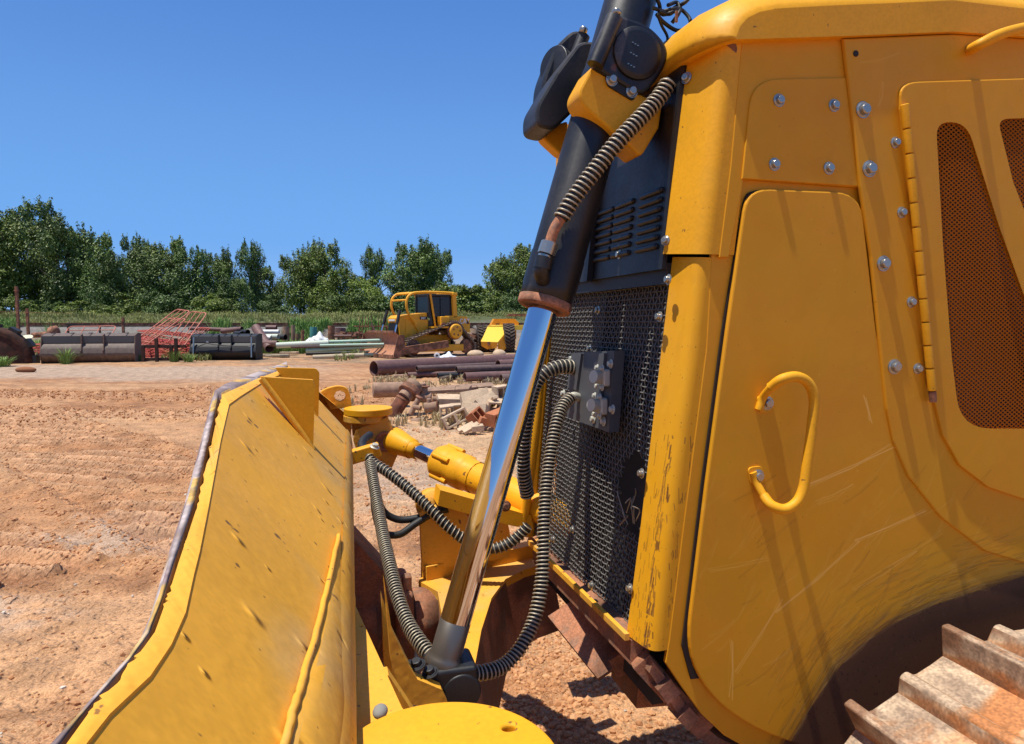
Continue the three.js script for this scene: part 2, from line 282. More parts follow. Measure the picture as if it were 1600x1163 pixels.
// hex bolt with flange washer; axis +z, unit radius of the head
const gBolt = (() => { const hx = new THREE.CylinderGeometry(0.86, 0.98, 0.16, 6), h2 = new THREE.CylinderGeometry(0.98, 0.98, 0.62, 6), fl = new THREE.CylinderGeometry(1.12, 1.36, 0.2, 20), w = new THREE.CylinderGeometry(1.5, 1.5, 0.16, 24), top = new THREE.CylinderGeometry(0.72, 0.86, 0.06, 18); w.translate(0, 0.08, 0); fl.translate(0, 0.26, 0); h2.translate(0, 0.66, 0); hx.translate(0, 1.05, 0); top.translate(0, 1.16, 0); const g = merge([hx, h2, fl, w, top]); g.rotateX(Math.PI / 2); return g; })();
function bolt(parent, p, dir, r, mat = M.zinc, spin = 0) { const b = shared('bolt', gBolt, mat, parent); b.position.copy(p); b.quaternion.setFromUnitVectors(V3(0, 0, 1), dir.clone().normalize()); b.rotateZ(spin || hash(p.x * 900, p.y * 900) * 2); b.scale.setScalar(r); return b; }
const NZ = V3(0, 0, 1);

// painted side of the hood: scratches, rubbed streaks and the soil thrown up by the track, drawn where they are
const HX0 = -0.15, HX1 = 1.95, HY0 = 0.55, HY1 = 2.65;
const tSide = (() => {
  const c = document.createElement('canvas'), W = 2048, H = 2048; c.width = W; c.height = H; const g = c.getContext('2d');
  const U = (px, py) => { const p = Pz(px, py, 0.012); return [(p.x - HX0) / (HX1 - HX0) * W, (1 - (p.y - HY0) / (HY1 - HY0)) * H]; };
  g.fillStyle = 'rgb(217,151,26)'; g.fillRect(0, 0, W, H);
  let s = 77; const q = () => { s = (s * 1664525 + 1013904223) >>> 0; return s / 4294967296; };
  for (let i = 0; i < 2600; i++) { g.fillStyle = `rgba(${q() < 0.5 ? '150,96,30' : '240,190,80'},${0.006 + q() * 0.012})`; const r = 20 + q() * 90; g.beginPath(); g.ellipse(q() * W, q() * H, r, r * (0.4 + q()), q() * 3, 0, 7); g.fill(); }
  for (let i = 0; i < 1600; i++) { g.fillStyle = `rgba(${q() < 0.6 ? '110,66,34' : '245,215,150'},${0.1 + q() * 0.3})`; g.fillRect(q() * W, q() * H, 1 + q() * 2, 1 + q() * 2); }
  const line = (pts, w, col) => { g.strokeStyle = col; g.lineWidth = w; g.lineCap = 'round'; g.beginPath(); pts.forEach(([x, y], i) => { const [a, b] = U(x, y); i ? g.lineTo(a, b) : g.moveTo(a, b); }); g.stroke(); };
  const scr = (x0, y0, x1, y1, w, al, col = '236,186,104') => { for (let k = 0; k < 5; k++) { const o = (q() - 0.5) * w * 1.6, e = (q() - 0.5) * w * 2, mx = (x0 + x1) / 2 + (q() - 0.5) * 8, my = (y0 + y1) / 2 + (q() - 0.5) * 8 + 3; line([[x0 + o, y0 + o], [mx, my + o], [x1 + e, y1 + e]], 0.8 + q() * w * 0.45, `rgba(${col},${Math.min(1, al * (0.4 + q() * 0.7))})`); } };
  scr(1262, 760, 1393, 697, 4, 0.8); scr(1275, 785, 1330, 755, 5, 0.4); scr(1350, 620, 1360, 660, 5, 0.7); scr(1335, 845, 1445, 798, 3, 0.8); scr(1210, 955, 1340, 845, 3, 0.6); scr(1148, 1050, 1220, 935, 3, 0.6); scr(1105, 890, 1200, 872, 4, 0.5); scr(1140, 1090, 1142, 1000, 4, 0.5); scr(1330, 920, 1430, 860, 4, 0.4); scr(1385, 888, 1470, 830, 3, 0.4); scr(1340, 100, 1400, 85, 3, 0.25); scr(1375, 130, 1368, 170, 3, 0.25);
  for (let i = 0; i < 90; i++) { const x = 1090 + q() * 420, y = 760 + q() * 330, l = 20 + q() * 70, an = -0.9 + (q() - 0.5) * 0.7; scr(x, y, x + l * Math.cos(an), y + l * Math.sin(an), 2, 0.16, q() < 0.7 ? '232,186,112' : '120,78,36'); }
  // soil packed on the plate above the track, with a feathered, streaky upper outline
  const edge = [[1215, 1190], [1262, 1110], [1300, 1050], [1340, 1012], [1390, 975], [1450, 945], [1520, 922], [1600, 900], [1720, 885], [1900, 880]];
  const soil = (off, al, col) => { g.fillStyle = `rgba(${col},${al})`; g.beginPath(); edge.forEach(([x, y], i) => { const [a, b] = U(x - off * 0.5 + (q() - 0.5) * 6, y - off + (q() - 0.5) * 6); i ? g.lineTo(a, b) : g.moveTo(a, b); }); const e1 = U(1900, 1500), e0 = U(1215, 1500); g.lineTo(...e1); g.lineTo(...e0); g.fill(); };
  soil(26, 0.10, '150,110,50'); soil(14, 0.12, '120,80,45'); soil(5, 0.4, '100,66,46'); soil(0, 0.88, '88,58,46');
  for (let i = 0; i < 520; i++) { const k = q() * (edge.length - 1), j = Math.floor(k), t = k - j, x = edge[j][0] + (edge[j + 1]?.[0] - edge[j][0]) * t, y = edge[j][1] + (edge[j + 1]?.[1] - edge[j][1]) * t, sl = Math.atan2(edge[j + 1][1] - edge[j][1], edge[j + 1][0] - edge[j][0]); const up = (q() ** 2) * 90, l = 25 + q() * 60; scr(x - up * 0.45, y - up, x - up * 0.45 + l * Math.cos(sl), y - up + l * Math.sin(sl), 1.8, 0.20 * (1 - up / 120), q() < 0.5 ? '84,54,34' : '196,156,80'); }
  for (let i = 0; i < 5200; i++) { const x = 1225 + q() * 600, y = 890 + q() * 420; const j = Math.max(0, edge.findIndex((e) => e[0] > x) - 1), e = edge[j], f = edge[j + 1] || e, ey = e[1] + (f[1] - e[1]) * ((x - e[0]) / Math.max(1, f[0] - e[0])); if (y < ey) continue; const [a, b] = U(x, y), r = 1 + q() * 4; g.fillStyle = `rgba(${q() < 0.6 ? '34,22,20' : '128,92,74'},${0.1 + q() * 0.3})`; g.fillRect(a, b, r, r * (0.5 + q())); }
  const t = new THREE.CanvasTexture(c); t.colorSpace = THREE.SRGBColorSpace; t.magFilter = THREE.LinearFilter; return t;
})();
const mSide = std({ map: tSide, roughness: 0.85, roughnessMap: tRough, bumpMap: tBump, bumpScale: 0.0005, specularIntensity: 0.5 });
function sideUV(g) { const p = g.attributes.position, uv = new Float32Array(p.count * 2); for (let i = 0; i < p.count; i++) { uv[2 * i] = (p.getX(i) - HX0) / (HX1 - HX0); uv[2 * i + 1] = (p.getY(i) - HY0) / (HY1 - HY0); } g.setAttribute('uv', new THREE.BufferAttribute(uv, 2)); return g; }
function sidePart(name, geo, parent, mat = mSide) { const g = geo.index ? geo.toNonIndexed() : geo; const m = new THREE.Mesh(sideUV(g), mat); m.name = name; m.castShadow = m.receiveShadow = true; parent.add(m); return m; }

const vent1 = [[1461, 188, 26], [1512, 190, 30], [1562, 350], [1650, 595], [1680, 672, 60], [1500, 672, 50], [1486, 560], [1472, 380]];
const vent2 = [[1557, 184, 20], [1700, 180, 20], [1740, 640, 50], [1690, 560, 30], [1582, 285]];
const grow = (v, kx = 1.05, ky = 1.02) => { const cx = v.reduce((s, q) => s + q[0], 0) / v.length, cy = v.reduce((s, q) => s + q[1], 0) / v.length; return v.map(([x, y]) => [cx + (x - cx) * kx, cy + (y - cy) * ky]); };
// hood: lower side plate is the part itself
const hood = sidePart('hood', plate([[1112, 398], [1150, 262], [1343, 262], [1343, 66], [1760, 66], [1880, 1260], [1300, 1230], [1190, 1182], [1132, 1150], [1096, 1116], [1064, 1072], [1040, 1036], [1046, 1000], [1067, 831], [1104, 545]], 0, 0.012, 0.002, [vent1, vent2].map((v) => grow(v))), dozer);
const mPost = std({ map: canvasTex(1024, 1024, (g, W, H) => { // edge of the post rubbed bare in short upright strokes
  g.fillStyle = 'rgb(226,160,26)'; g.fillRect(0, 0, W, H); let s = 5; const q = () => { s = (s * 1664525 + 1013904223) >>> 0; return s / 4294967296; };
  for (let i = 0; i < 1500; i++) { g.fillStyle = `rgba(${q() < 0.5 ? '170,110,30' : '240,190,80'},${0.02 + q() * 0.04})`; const r = 4 + q() * 26; g.beginPath(); g.ellipse(q() * W, q() * H, r * 0.5, r, 0, 0, 7); g.fill(); }
  for (let i = 0; i < 900; i++) { g.fillStyle = `rgba(96,58,30,${0.2 + q() * 0.5})`; g.fillRect(q() * W, q() * H, 1 + q(), 1 + q() * 3); }
  for (let i = 0; i < 200; i++) { const k = Math.pow(q(), 1.6), y = 0.92 + k * 0.5, v = y - Math.floor(y), e = q() < 0.6, x = (e ? 0.985 - q() * 0.022 : 0.915 + q() * 0.075) * W; g.strokeStyle = `rgba(${q() < 0.5 ? '92,58,40' : '126,84,50'},${0.3 + q() * 0.5})`; g.lineWidth = 1 + q() * (e ? 4 : 1.6); g.beginPath(); g.moveTo(x, (1 - v) * H); g.lineTo(x + (q() - 0.5) * 8, (1 - v) * H + 6 + q() * 34); g.stroke(); }
}), roughness: 0.85, roughnessMap: tRough, bumpMap: tBump, bumpScale: 0.0006, specularIntensity: 0.55 });
// corner posts: a bent sheet from the front edge round to the side
function corner(front, turn, zf, zs, name) {
  const rows = front.map(([fx, fy], i) => {
    const A = Pz(fx, fy, zf), Vc = Pz(turn[i][0], turn[i][1], zs), S = Vc.clone().add(V3(0.085, 0, -0.004)), d = A.clone().sub(Vc), r = [A.clone().add(V3(0.06, 0, 0.012)), A.clone().add(V3(0.004, 0, -0.001)), A];
    const q0 = Vc.clone().addScaledVector(d, 0.30), q1 = Vc.clone().add(V3(0.027, 0, -0.0008));
    for (let k = 0; k <= 6; k++) { const t = k / 6, u = 1 - t; r.push(V3(u * u * q0.x + 2 * u * t * Vc.x + t * t * q1.x, u * u * q0.y + 2 * u * t * Vc.y + t * t * q1.y, u * u * q0.z + 2 * u * t * Vc.z + t * t * q1.z)); }
    r.push(S); return r;
  });
  const g = loft(rows).toNonIndexed(); return part(name, g, zs > 0 ? M.yellow : mPost, hood);
}
corner([[1075, 92], [1071, 120], [1050, 285], [1036, 397]], [[1140, 54], [1132, 70], [1112, 260], [1096, 397]], -0.10, 0.010, 'upper_corner_post');
corner([[1051, 402], [1032, 560], [1000, 831], [979, 992]], [[1092, 402], [1076, 560], [1040, 831], [1018, 1020]], -0.10, 0.0, 'lower_corner_post');
sidePart('upper_cowl', plate([[1180, 56], [1321, 60], [1330, 130], [1344, 293], [1162, 280], [1139, 402], [1124, 402], [1142, 260], [1160, 62]], 0.010, 0.012), hood);
sidePart('cover_plate', plate([[1176, 124, 42], [1322, 121], [1342, 291], [1160, 279]], 0.0145, 0.008, 0.002), hood);
part('door_seal', plate([[1164, 302, 24], [1184, 297], [1184, 330], [1176, 340], [1146, 520], [1114, 760], [1080, 1000], [1094, 1060], [1080, 1062], [1066, 1010], [1096, 760], [1128, 520]], 0.006, 0.005, 0), M.seal, hood);
const door = sidePart('side_door', plate([[1168, 294, 36], [1345, 301, 40], [1370, 520], [1402, 690], [1480, 780], [1640, 850], [1900, 860], [1900, 1280], [1420, 1220], [1250, 1165], [1180, 1140, 40], [1112, 1092, 50], [1072, 1020, 60], [1104, 760], [1136, 520]], 0.016, 0.014, 0.004), hood);
sidePart('rear_panel', plate([[1319, 60], [1490, 53], [1600, 60], [1760, 72], [1880, 900], [1620, 886], [1540, 862], [1470, 808], [1420, 745], [1396, 690], [1386, 640], [1362, 400], [1345, 292]], 0.022, 0.012, 0.004, [vent1, vent2].map((v) => grow(v))), hood);
const rdoor = sidePart('rear_door', plate([[1408, 128, 30], [1600, 122], [1760, 126], [1850, 790], [1610, 784], [1545, 762], [1500, 727], [1474, 680], [1459, 620], [1428, 340], [1408, 170]], 0.030, 0.010, 0.003, [vent1, vent2]), hood);
{ // punched sheet behind the openings
  const tA = tex(256, (u, v) => { const f = (a, b) => Math.hypot((u - a) / 1.0, (v - b) / 1.0 * 1.0); let d = 9; for (const [a, b] of [[0.25, 0.25], [0.75, 0.75], [-0.25, 0.75], [1.25, 0.25], [0.25, 1.25], [0.75, -0.25]]) d = Math.min(d, f(a, b)); const k = d < 0.235 ? 0 : 255; return [k, k, k]; }, false);
  const m = std({ map: tPaint, color: 0xb48a58, roughness: 0.9, specularIntensity: 0.3, alphaMap: tA, alphaTest: 0.5, transparent: false });
  for (const v of [vent1, vent2]) {
    const big = v.map(([x, y]) => { const cx = v.reduce((s, q) => s + q[0], 0) / v.length, cy = v.reduce((s, q) => s + q[1], 0) / v.length; return [cx + (x - cx) * 1.12, cy + (y - cy) * 1.04]; });
    const g = new THREE.ShapeGeometry(shapeOf(big.map(([x, y]) => Pz(x, y, 0.0255)))); g.translate(0, 0, 0.0255); const p = g.attributes.position, uv = g.attributes.uv; for (let i = 0; i < p.count; i++) uv.setXY(i, p.getX(i) / 0.0155, p.getY(i) / 0.0105);
    shared('vent_mesh', g, m, hood);
  }
}
for (const [x, y, r, z] of [[1217, 157, 9, 0.0145], [1303, 165, 9, 0.0145], [1210, 257, 9, 0.0145], [1295, 263, 9, 0.0145], [1348, 172, 12, 0.022], [1358, 264, 12, 0.022], [1380, 412, 11.5, 0.022], [1397, 573, 11.5, 0.022], [1399, 223, 8.5, 0.022], [1409, 332, 8.5, 0.022], [1424, 472, 8.5, 0.022], [1434, 576, 8.5, 0.022], [1199, 630, 10, 0.02], [1184, 744, 10, 0.02]]) bolt(hood, Pz(x, y, z), NZ, r * 1.55 / FOC * 0.74);
bolt(hood, Pz(1073, 122, -0.09), V3(-1, 0.1, 0.5), 0.009); bolt(hood, Pz(1040, 376, -0.095), V3(-1, 0.1, 0.5), 0.008);
part('plug', turned(Pz(1337, 84, 0.022), NZ, [[0, 0], [0, 0.007], [0.002, 0.007], [0.002, 0]], 14), M.dark, hood);
{ // long hinge: a knuckle at a time
  const a = Pz(1414, 163, 0.036), b = Pz(1457, 612, 0.036), n = 12, d = b.clone().sub(a);
  for (let i = 0; i < n; i++) { const p = a.clone().addScaledVector(d, i / n), q = a.clone().addScaledVector(d, (i + 0.965) / n), L = q.distanceTo(p); part('hinge_knuckle', turned(p, d, [[0, 0], [0, 0.008], [0.002, 0.0098], [L - 0.002, 0.0098], [L, 0.008], [L, 0]], 14), M.yellow, hood); }
  part('hinge_pin', rod(Pz(1457, 612, 0.036), Pz(1458.5, 628, 0.036), 0.0088, 0.0082, 14), M.rustDark, hood);
}
{ // bent grab handle on the door
  const hp = [[1186, 640, 0.02], [1192, 622, 0.024], [1204, 606, 0.05], [1222, 593, 0.072], [1246, 589, 0.078], [1264, 600, 0.078], [1272, 622, 0.078], [1269, 665, 0.078], [1262, 720, 0.078], [1255, 765, 0.078], [1245, 785, 0.078], [1226, 796, 0.074], [1206, 790, 0.06], [1193, 775, 0.038], [1181, 752, 0.022], [1176, 738, 0.02]].map(([x, y, z]) => Pz(x, y, z));
  const h = part('grab_handle', tube(curve(hp.slice(2, 14)), 0.0118, 90, 14), M.yellow, hood);
  for (const [i, j, k, bx, by] of [[2, 1, 0, 1196, 632], [13, 14, 15, 1182, 744]]) part('handle_foot', [tube(curve([hp[i], hp[j], hp[k]]), 0.0095, 14, 10), plate(rounded([[bx - 13, by - 13, 8], [bx + 10, by - 16, 8], [bx + 14, by + 12, 10], [bx - 9, by + 14, 8]]), 0.0205, 0.0045, 0.001)], M.yellow, hood);
  part('roof_rail', tube(curve([[1516, 78, 0.025], [1530, 70, 0.06], [1560, 55, 0.075], [1610, 42, 0.08], [1700, 30, 0.08], [1800, 28, 0.08]].map(([x, y, z]) => Pz(x, y, z))), 0.0125, 50, 14), M.yellow, hood);
}
{ // roof of the hood with its rounded nose
  const lo = [[1146, 62], [1148, 56], [1154, 40], [1166, 26], [1186, 16], [1215, 10.5], [1300, 6], [1400, 2], [1488, -2], [1600, 11], [1760, 26], [1900, 36]].map(([x, y]) => Pz(x, y, 0.03)), bot = [[1900, 80], [1600, 57], [1490, 49.5], [1320, 56.5], [1200, 60.5]].map(([x, y]) => Pz(x, y, 0.03));
  const base = [...lo, ...bot], n = lo.length, rows = [];
  const gr = base.map((p, i) => { if (i >= n) return V3(0, 0, 0); const a = base[Math.max(0, i - 1)], b = base[Math.min(n - 1, i + 1)], t = b.clone().sub(a).normalize(), g = V3(-t.y, t.x, 0); if (i === 0) return V3(-1, -0.25, 0); return g; });
  for (const [z, k] of [[0.031, -0.004], [0.029, 0.004], [0.024, 0.012], [0.012, 0.026], [-0.01, 0.044], [-0.045, 0.058], [-0.10, 0.066], [-0.5, 0.075], [-0.8, 0.06], [-0.96, 0.03], [-0.995, 0.0]]) rows.push(base.map((p, i) => V3(p.x + gr[i].x * k, p.y + gr[i].y * k, z)));
  const cap = new THREE.ShapeGeometry(shapeOf(rows[0])); cap.translate(0, 0, 0.031);
  const cap2 = new THREE.ShapeGeometry(shapeOf(rows[rows.length - 1])); cap2.translate(0, 0, -0.995);
  part('hood_roof', [loft(rows, true), cap, cap2], M.yellow, hood);
  part('roof_lip_bolt', turned(Pz(1141, 70, 0.0), V3(-0.5, 1, 0.2), [[-0.02, 0.013], [0.012, 0.013], [0.016, 0.009], [0.016, 0]], 12), M.rustDark, hood);
}
// far side and inside of the hood
part('far_side_plate', box(2.0, 1.62, 0.02, 0.98, 1.575, -0.99), M.yellow, hood);
part('hood_filler', box(1.75, 1.46, 0.84, 1.0, 1.605, -0.53, 0.03), std({ color: 0x67625b, roughness: 0.85 }), hood);  // solid grey box added to close off sky and light behind the vents

// ---------------------------------------------------------------- radiator front
const fx = (h) => -0.06 + 0.089 * (h - 1.84);
const FN = V3(1, -0.089, 0).normalize();
const Pf = (px, py, off = 0) => Pn(px, py, V3(-0.06 + off, 1.84, -0.1), FN);
const grille = part('radiator_guard', (() => { const a = [], q = (h, z, o) => V3(fx(h) + o, h, z); a.push(prism([q(0.72, -0.12, 0.10), q(2.24, -0.12, 0.10), q(2.24, -0.96, 0.10), q(0.72, -0.96, 0.10)], V3(0.03, 0, 0))); return a; })(), std({ color: 0x3c3a38, roughness: 0.9 }), dozer);
{
  const zN = -0.105, zF = -0.945, hB = 0.915, hT = 1.80;
  // woven wire: crimped bars over and under one another, with the torn hole near the corner
  const hole = Pf(983, 775, 0.03), inHole = (h, z) => { const u = (z - hole.z) / 0.085, v = (h - hole.y) / 0.10; return u * u + v * v < 1 + 0.5 * vnoise(z * 40, h * 40); };
  const manC = [Pf(925, 610, 0.03)];
  const dent = (h, z) => { const u = (z - hole.z + 0.02) / 0.16, v = (h - hole.y + 0.12) / 0.2; return 0.03 * Math.exp(-(u * u + v * v)); };
  const pos = [], cell = 0.0168, wr = 0.0019;
  const bar = (p, q, side) => { const d = q.clone().sub(p).normalize(), s = side.clone(), t = d.clone().cross(s).normalize(); const c = (o, a, b) => o.clone().addScaledVector(s, a * wr).addScaledVector(t, b * wr); const k = [[1, 0], [0, 1], [-1, 0], [0, -1]]; for (let i = 0; i < 4; i++) { const [a, b] = k[i], [e, f] = k[(i + 1) % 4], A = c(p, a, b), B = c(p, e, f), C = c(q, a, b), D = c(q, e, f); for (const v of [A, B, C, B, D, C]) pos.push(v.x, v.y, v.z); } };
  const nz = Math.round((zN - zF) / cell), nh = Math.round((hT - hB) / (cell * 0.9));
  const pt = (i, j, s) => { const h = hB + (hT - hB) * j / nh, z = zN + (zF - zN) * i / nz; return V3(fx(h) + 0.03 + s * 0.0024 + dent(h, z) + (fbm(z * 6, h * 6, 2) - 0.5) * 0.006, h + (fbm(z * 11, h * 11, 2) - 0.5) * 0.004, z + (fbm(z * 9 + 5, h * 9, 2) - 0.5) * 0.005); };
  const ok = (p, q) => !inHole((p.y + q.y) / 2, (p.z + q.z) / 2);
  for (let i = 0; i <= nz; i++) for (let j = 0; j < nh; j++) { const s = (i + j) % 2 ? 1 : -1, p = pt(i, j, s), q = pt(i, j + 1, -s); if (ok(p, q)) bar(p, q, V3(0, 0, 1)); }
  for (let j = 0; j <= nh; j++) for (let i = 0; i < nz; i++) { const s = (i + j) % 2 ? -1 : 1, p = pt(i, j, s), q = pt(i + 1, j, -s); if (ok(p, q)) bar(p, q, V3(0, 1, 0)); }
  const g = new THREE.BufferGeometry(); g.setAttribute('position', new THREE.Float32BufferAttribute(pos, 3)); g.computeVertexNormals();
  const m = part('wire_mesh', g, M.wire, grille); m.userData.kind = 'stuff';
  const wires = []; for (let k = 0; k < 9; k++) { const a = hole.clone().add(V3(0.005, rr(-0.10, -0.03), rr(-0.07, 0.06))), b = a.clone().add(V3(rr(-0.02, 0.02), rr(0.01, 0.06), rr(-0.06, 0.06))), c = b.clone().add(V3(rr(-0.02, 0.03), rr(-0.02, 0.02), rr(-0.04, 0.04))); wires.push(tube(curve([a, b, c]), 0.0016, 8, 5)); }
  part('torn_wire', wires, M.spring, grille);
  // frame bars of the guard
  const q = (h, z, o) => V3(fx(h) + o, h, z);
  part('guard_bar', [prism([q(0.80, -0.10, 0.045), q(1.80, -0.10, 0.045), q(1.80, -0.13, 0.045), q(0.80, -0.13, 0.045)], V3(0.05, 0, 0))], M.blackFlat, grille);
  part('guard_bar', [prism([q(0.78, -0.535, 0.05), q(1.80, -0.535, 0.05), q(1.80, -0.585, 0.05), q(0.78, -0.585, 0.05)], V3(0.04, 0, 0))], M.blackFlat, grille);
  part('guard_bar', [prism([q(1.77, -0.10, 0.012), q(1.82, -0.10, 0.012), q(1.82, -0.95, 0.012), q(1.77, -0.95, 0.012)], V3(0.05, 0, 0))], M.blackFlat, grille);
  // black louvred cowl above the mesh, in two leaves
  for (const [z0, z1] of [[-0.10, -0.545], [-0.565, -0.94]]) part('louvre_panel', prism([q(1.805, z0, 0.0), q(2.31, z0, 0.0), q(2.31, z1, 0.0), q(1.805, z1, 0.0)], V3(0.012, 0, 0)), M.black, grille);
  part('cowl_rib', prism([q(1.80, -0.53, -0.02), q(2.30, -0.53, -0.02), q(2.30, -0.58, -0.02), q(1.80, -0.58, -0.02)], V3(0.018, 0, 0)), M.black, grille);
  const lv = new THREE.CapsuleGeometry(0.0075, 0.105, 4, 8); lv.rotateX(Math.PI / 2); lv.scale(0.9, 1, 1);
  for (const [zc, h0] of [[-0.19, 1.862], [-0.345, 1.862], [-0.475, 1.862], [-0.64, 1.862], [-0.78, 1.862]]) for (let k = 0; k < 7; k++) { const l = shared('louvre', lv, M.black, grille); const h = h0 + k * 0.0225; l.position.set(fx(h) - 0.002, h, zc); }
  for (const [x, y] of [[968, 398], [1045, 437], [1031, 495], [1003, 740], [985, 920], [925, 915], [895, 828], [865, 843], [935, 485], [922, 545]]) bolt(grille, Pf(x, y, 0.0), V3(-1, 0.09, 0), 0.0085);
  // yellow tube down the far edge
  part('edge_tube', tube(curve([Pf(852, 520, -0.02), Pf(845, 575, -0.02), Pf(836, 680, -0.02), Pf(818, 818, -0.02)]), 0.0165, 30, 12), M.yellow, grille);
  // sill under the mesh
  const hs = 0.79, sA = Pf(980, 996, -0.01), sB = Pf(828, 848, -0.01); hs;
  part('sill_edge', beam(sA, sB, 0.012, 0.016), M.blade, grille);
  part('sill', beam(sA.clone().add(V3(0.035, -0.04, 0)), sB.clone().add(V3(0.035, -0.04, 0)), 0.05, 0.06), M.rustDark, grille);
  part('far_post', prism([q(0.90, -0.945, 0.0), q(2.24, -0.945, 0.0), q(2.24, -0.985, 0.06), q(0.90, -0.985, 0.06)], V3(0.02, 0, 0)), M.yellow, grille);
  // hydraulic manifold plate
  const man = part('manifold', prism([Pf(893, 552, -0.02), Pf(960, 548, -0.02), Pf(951, 676, -0.02), Pf(886, 652, -0.02)], V3(0.03, 0, 0)), M.grey, grille);
  part('manifold_bar', prism([Pf(930, 553, -0.028), Pf(944, 552, -0.028), Pf(936, 640, -0.028), Pf(921, 635, -0.028)], V3(0.01, 0, 0)), M.grey, grille);
  part('manifold_bar', prism([Pf(893, 553, -0.028), Pf(908, 553, -0.028), Pf(900, 610, -0.028), Pf(886, 606, -0.028)], V3(0.01, 0, 0)), M.grey, grille);
  for (const [x, y] of [[894, 561], [955, 569], [881, 615], [958, 640], [944, 659], [928, 655]]) bolt(grille, Pf(x, y, -0.022), V3(-1, 0.09, 0), 0.0085, M.fitting);
  for (const [x, y] of [[943, 590], [939, 634]]) { const c = Pf(x, y, -0.03); part('hose_flange', [box(0.022, 0.046, 0.05, c.x, c.y, c.z, 0.006), rod(c.clone().add(V3(0, 0, 0)), c.clone().add(V3(-0.034, 0.004, 0.012)), 0.019, 0.017, 16)], M.fitting, grille); for (const [dy, dz] of [[1, 1], [1, -1], [-1, 1], [-1, -1]]) bolt(grille, c.clone().add(V3(-0.010, dy * 0.025, dz * 0.018)), V3(-1, 0.09, 0), 0.0065, M.fitting); }
}
// skid plates and belly edge under the hood
{
  const A = Pz(985, 1010, -0.08), Bq = Pz(1062, 1092, -0.02), Cq = Pz(1110, 1150, -0.02);
  const belly = part('belly_guard', [prism([Pz(1020, 1034, -0.02), Pz(1053, 1074, -0.02), Pz(1083, 1120, -0.02), Pz(1122, 1153, -0.02), Pz(1190, 1186, -0.02), Pz(1190, 1206, -0.02), Pz(1110, 1168, -0.02), Pz(1068, 1128, -0.02), Pz(1015, 1052, -0.02)], V3(0, 0, -1.0))], M.rustDark, dozer);
  part('belly_plate', [beam(Pz(880, 950, -0.55), Pz(960, 1045, -0.3), 0.012, 0.11, V3(1, 0.4, 0)), beam(Pz(958, 1045, -0.3), Pz(985, 1028, -0.3), 0.012, 0.06)], M.rustDark, belly);
  part('belly_rail', [beam(Pz(1000, 1030, -0.06), Pz(1100, 1140, -0.03), 0.03, 0.05), beam(Pz(1030, 1062, -0.03), Pz(1046, 1084, -0.03), 0.05, 0.04), beam(Pz(1060, 1106, -0.03), Pz(1076, 1124, -0.03), 0.05, 0.04)], M.rust, belly);
  part('under_tray', box(1.7, 0.05, 0.9, 0.95, 0.72, -0.57), M.rustDark, belly); A; Bq; Cq;
}

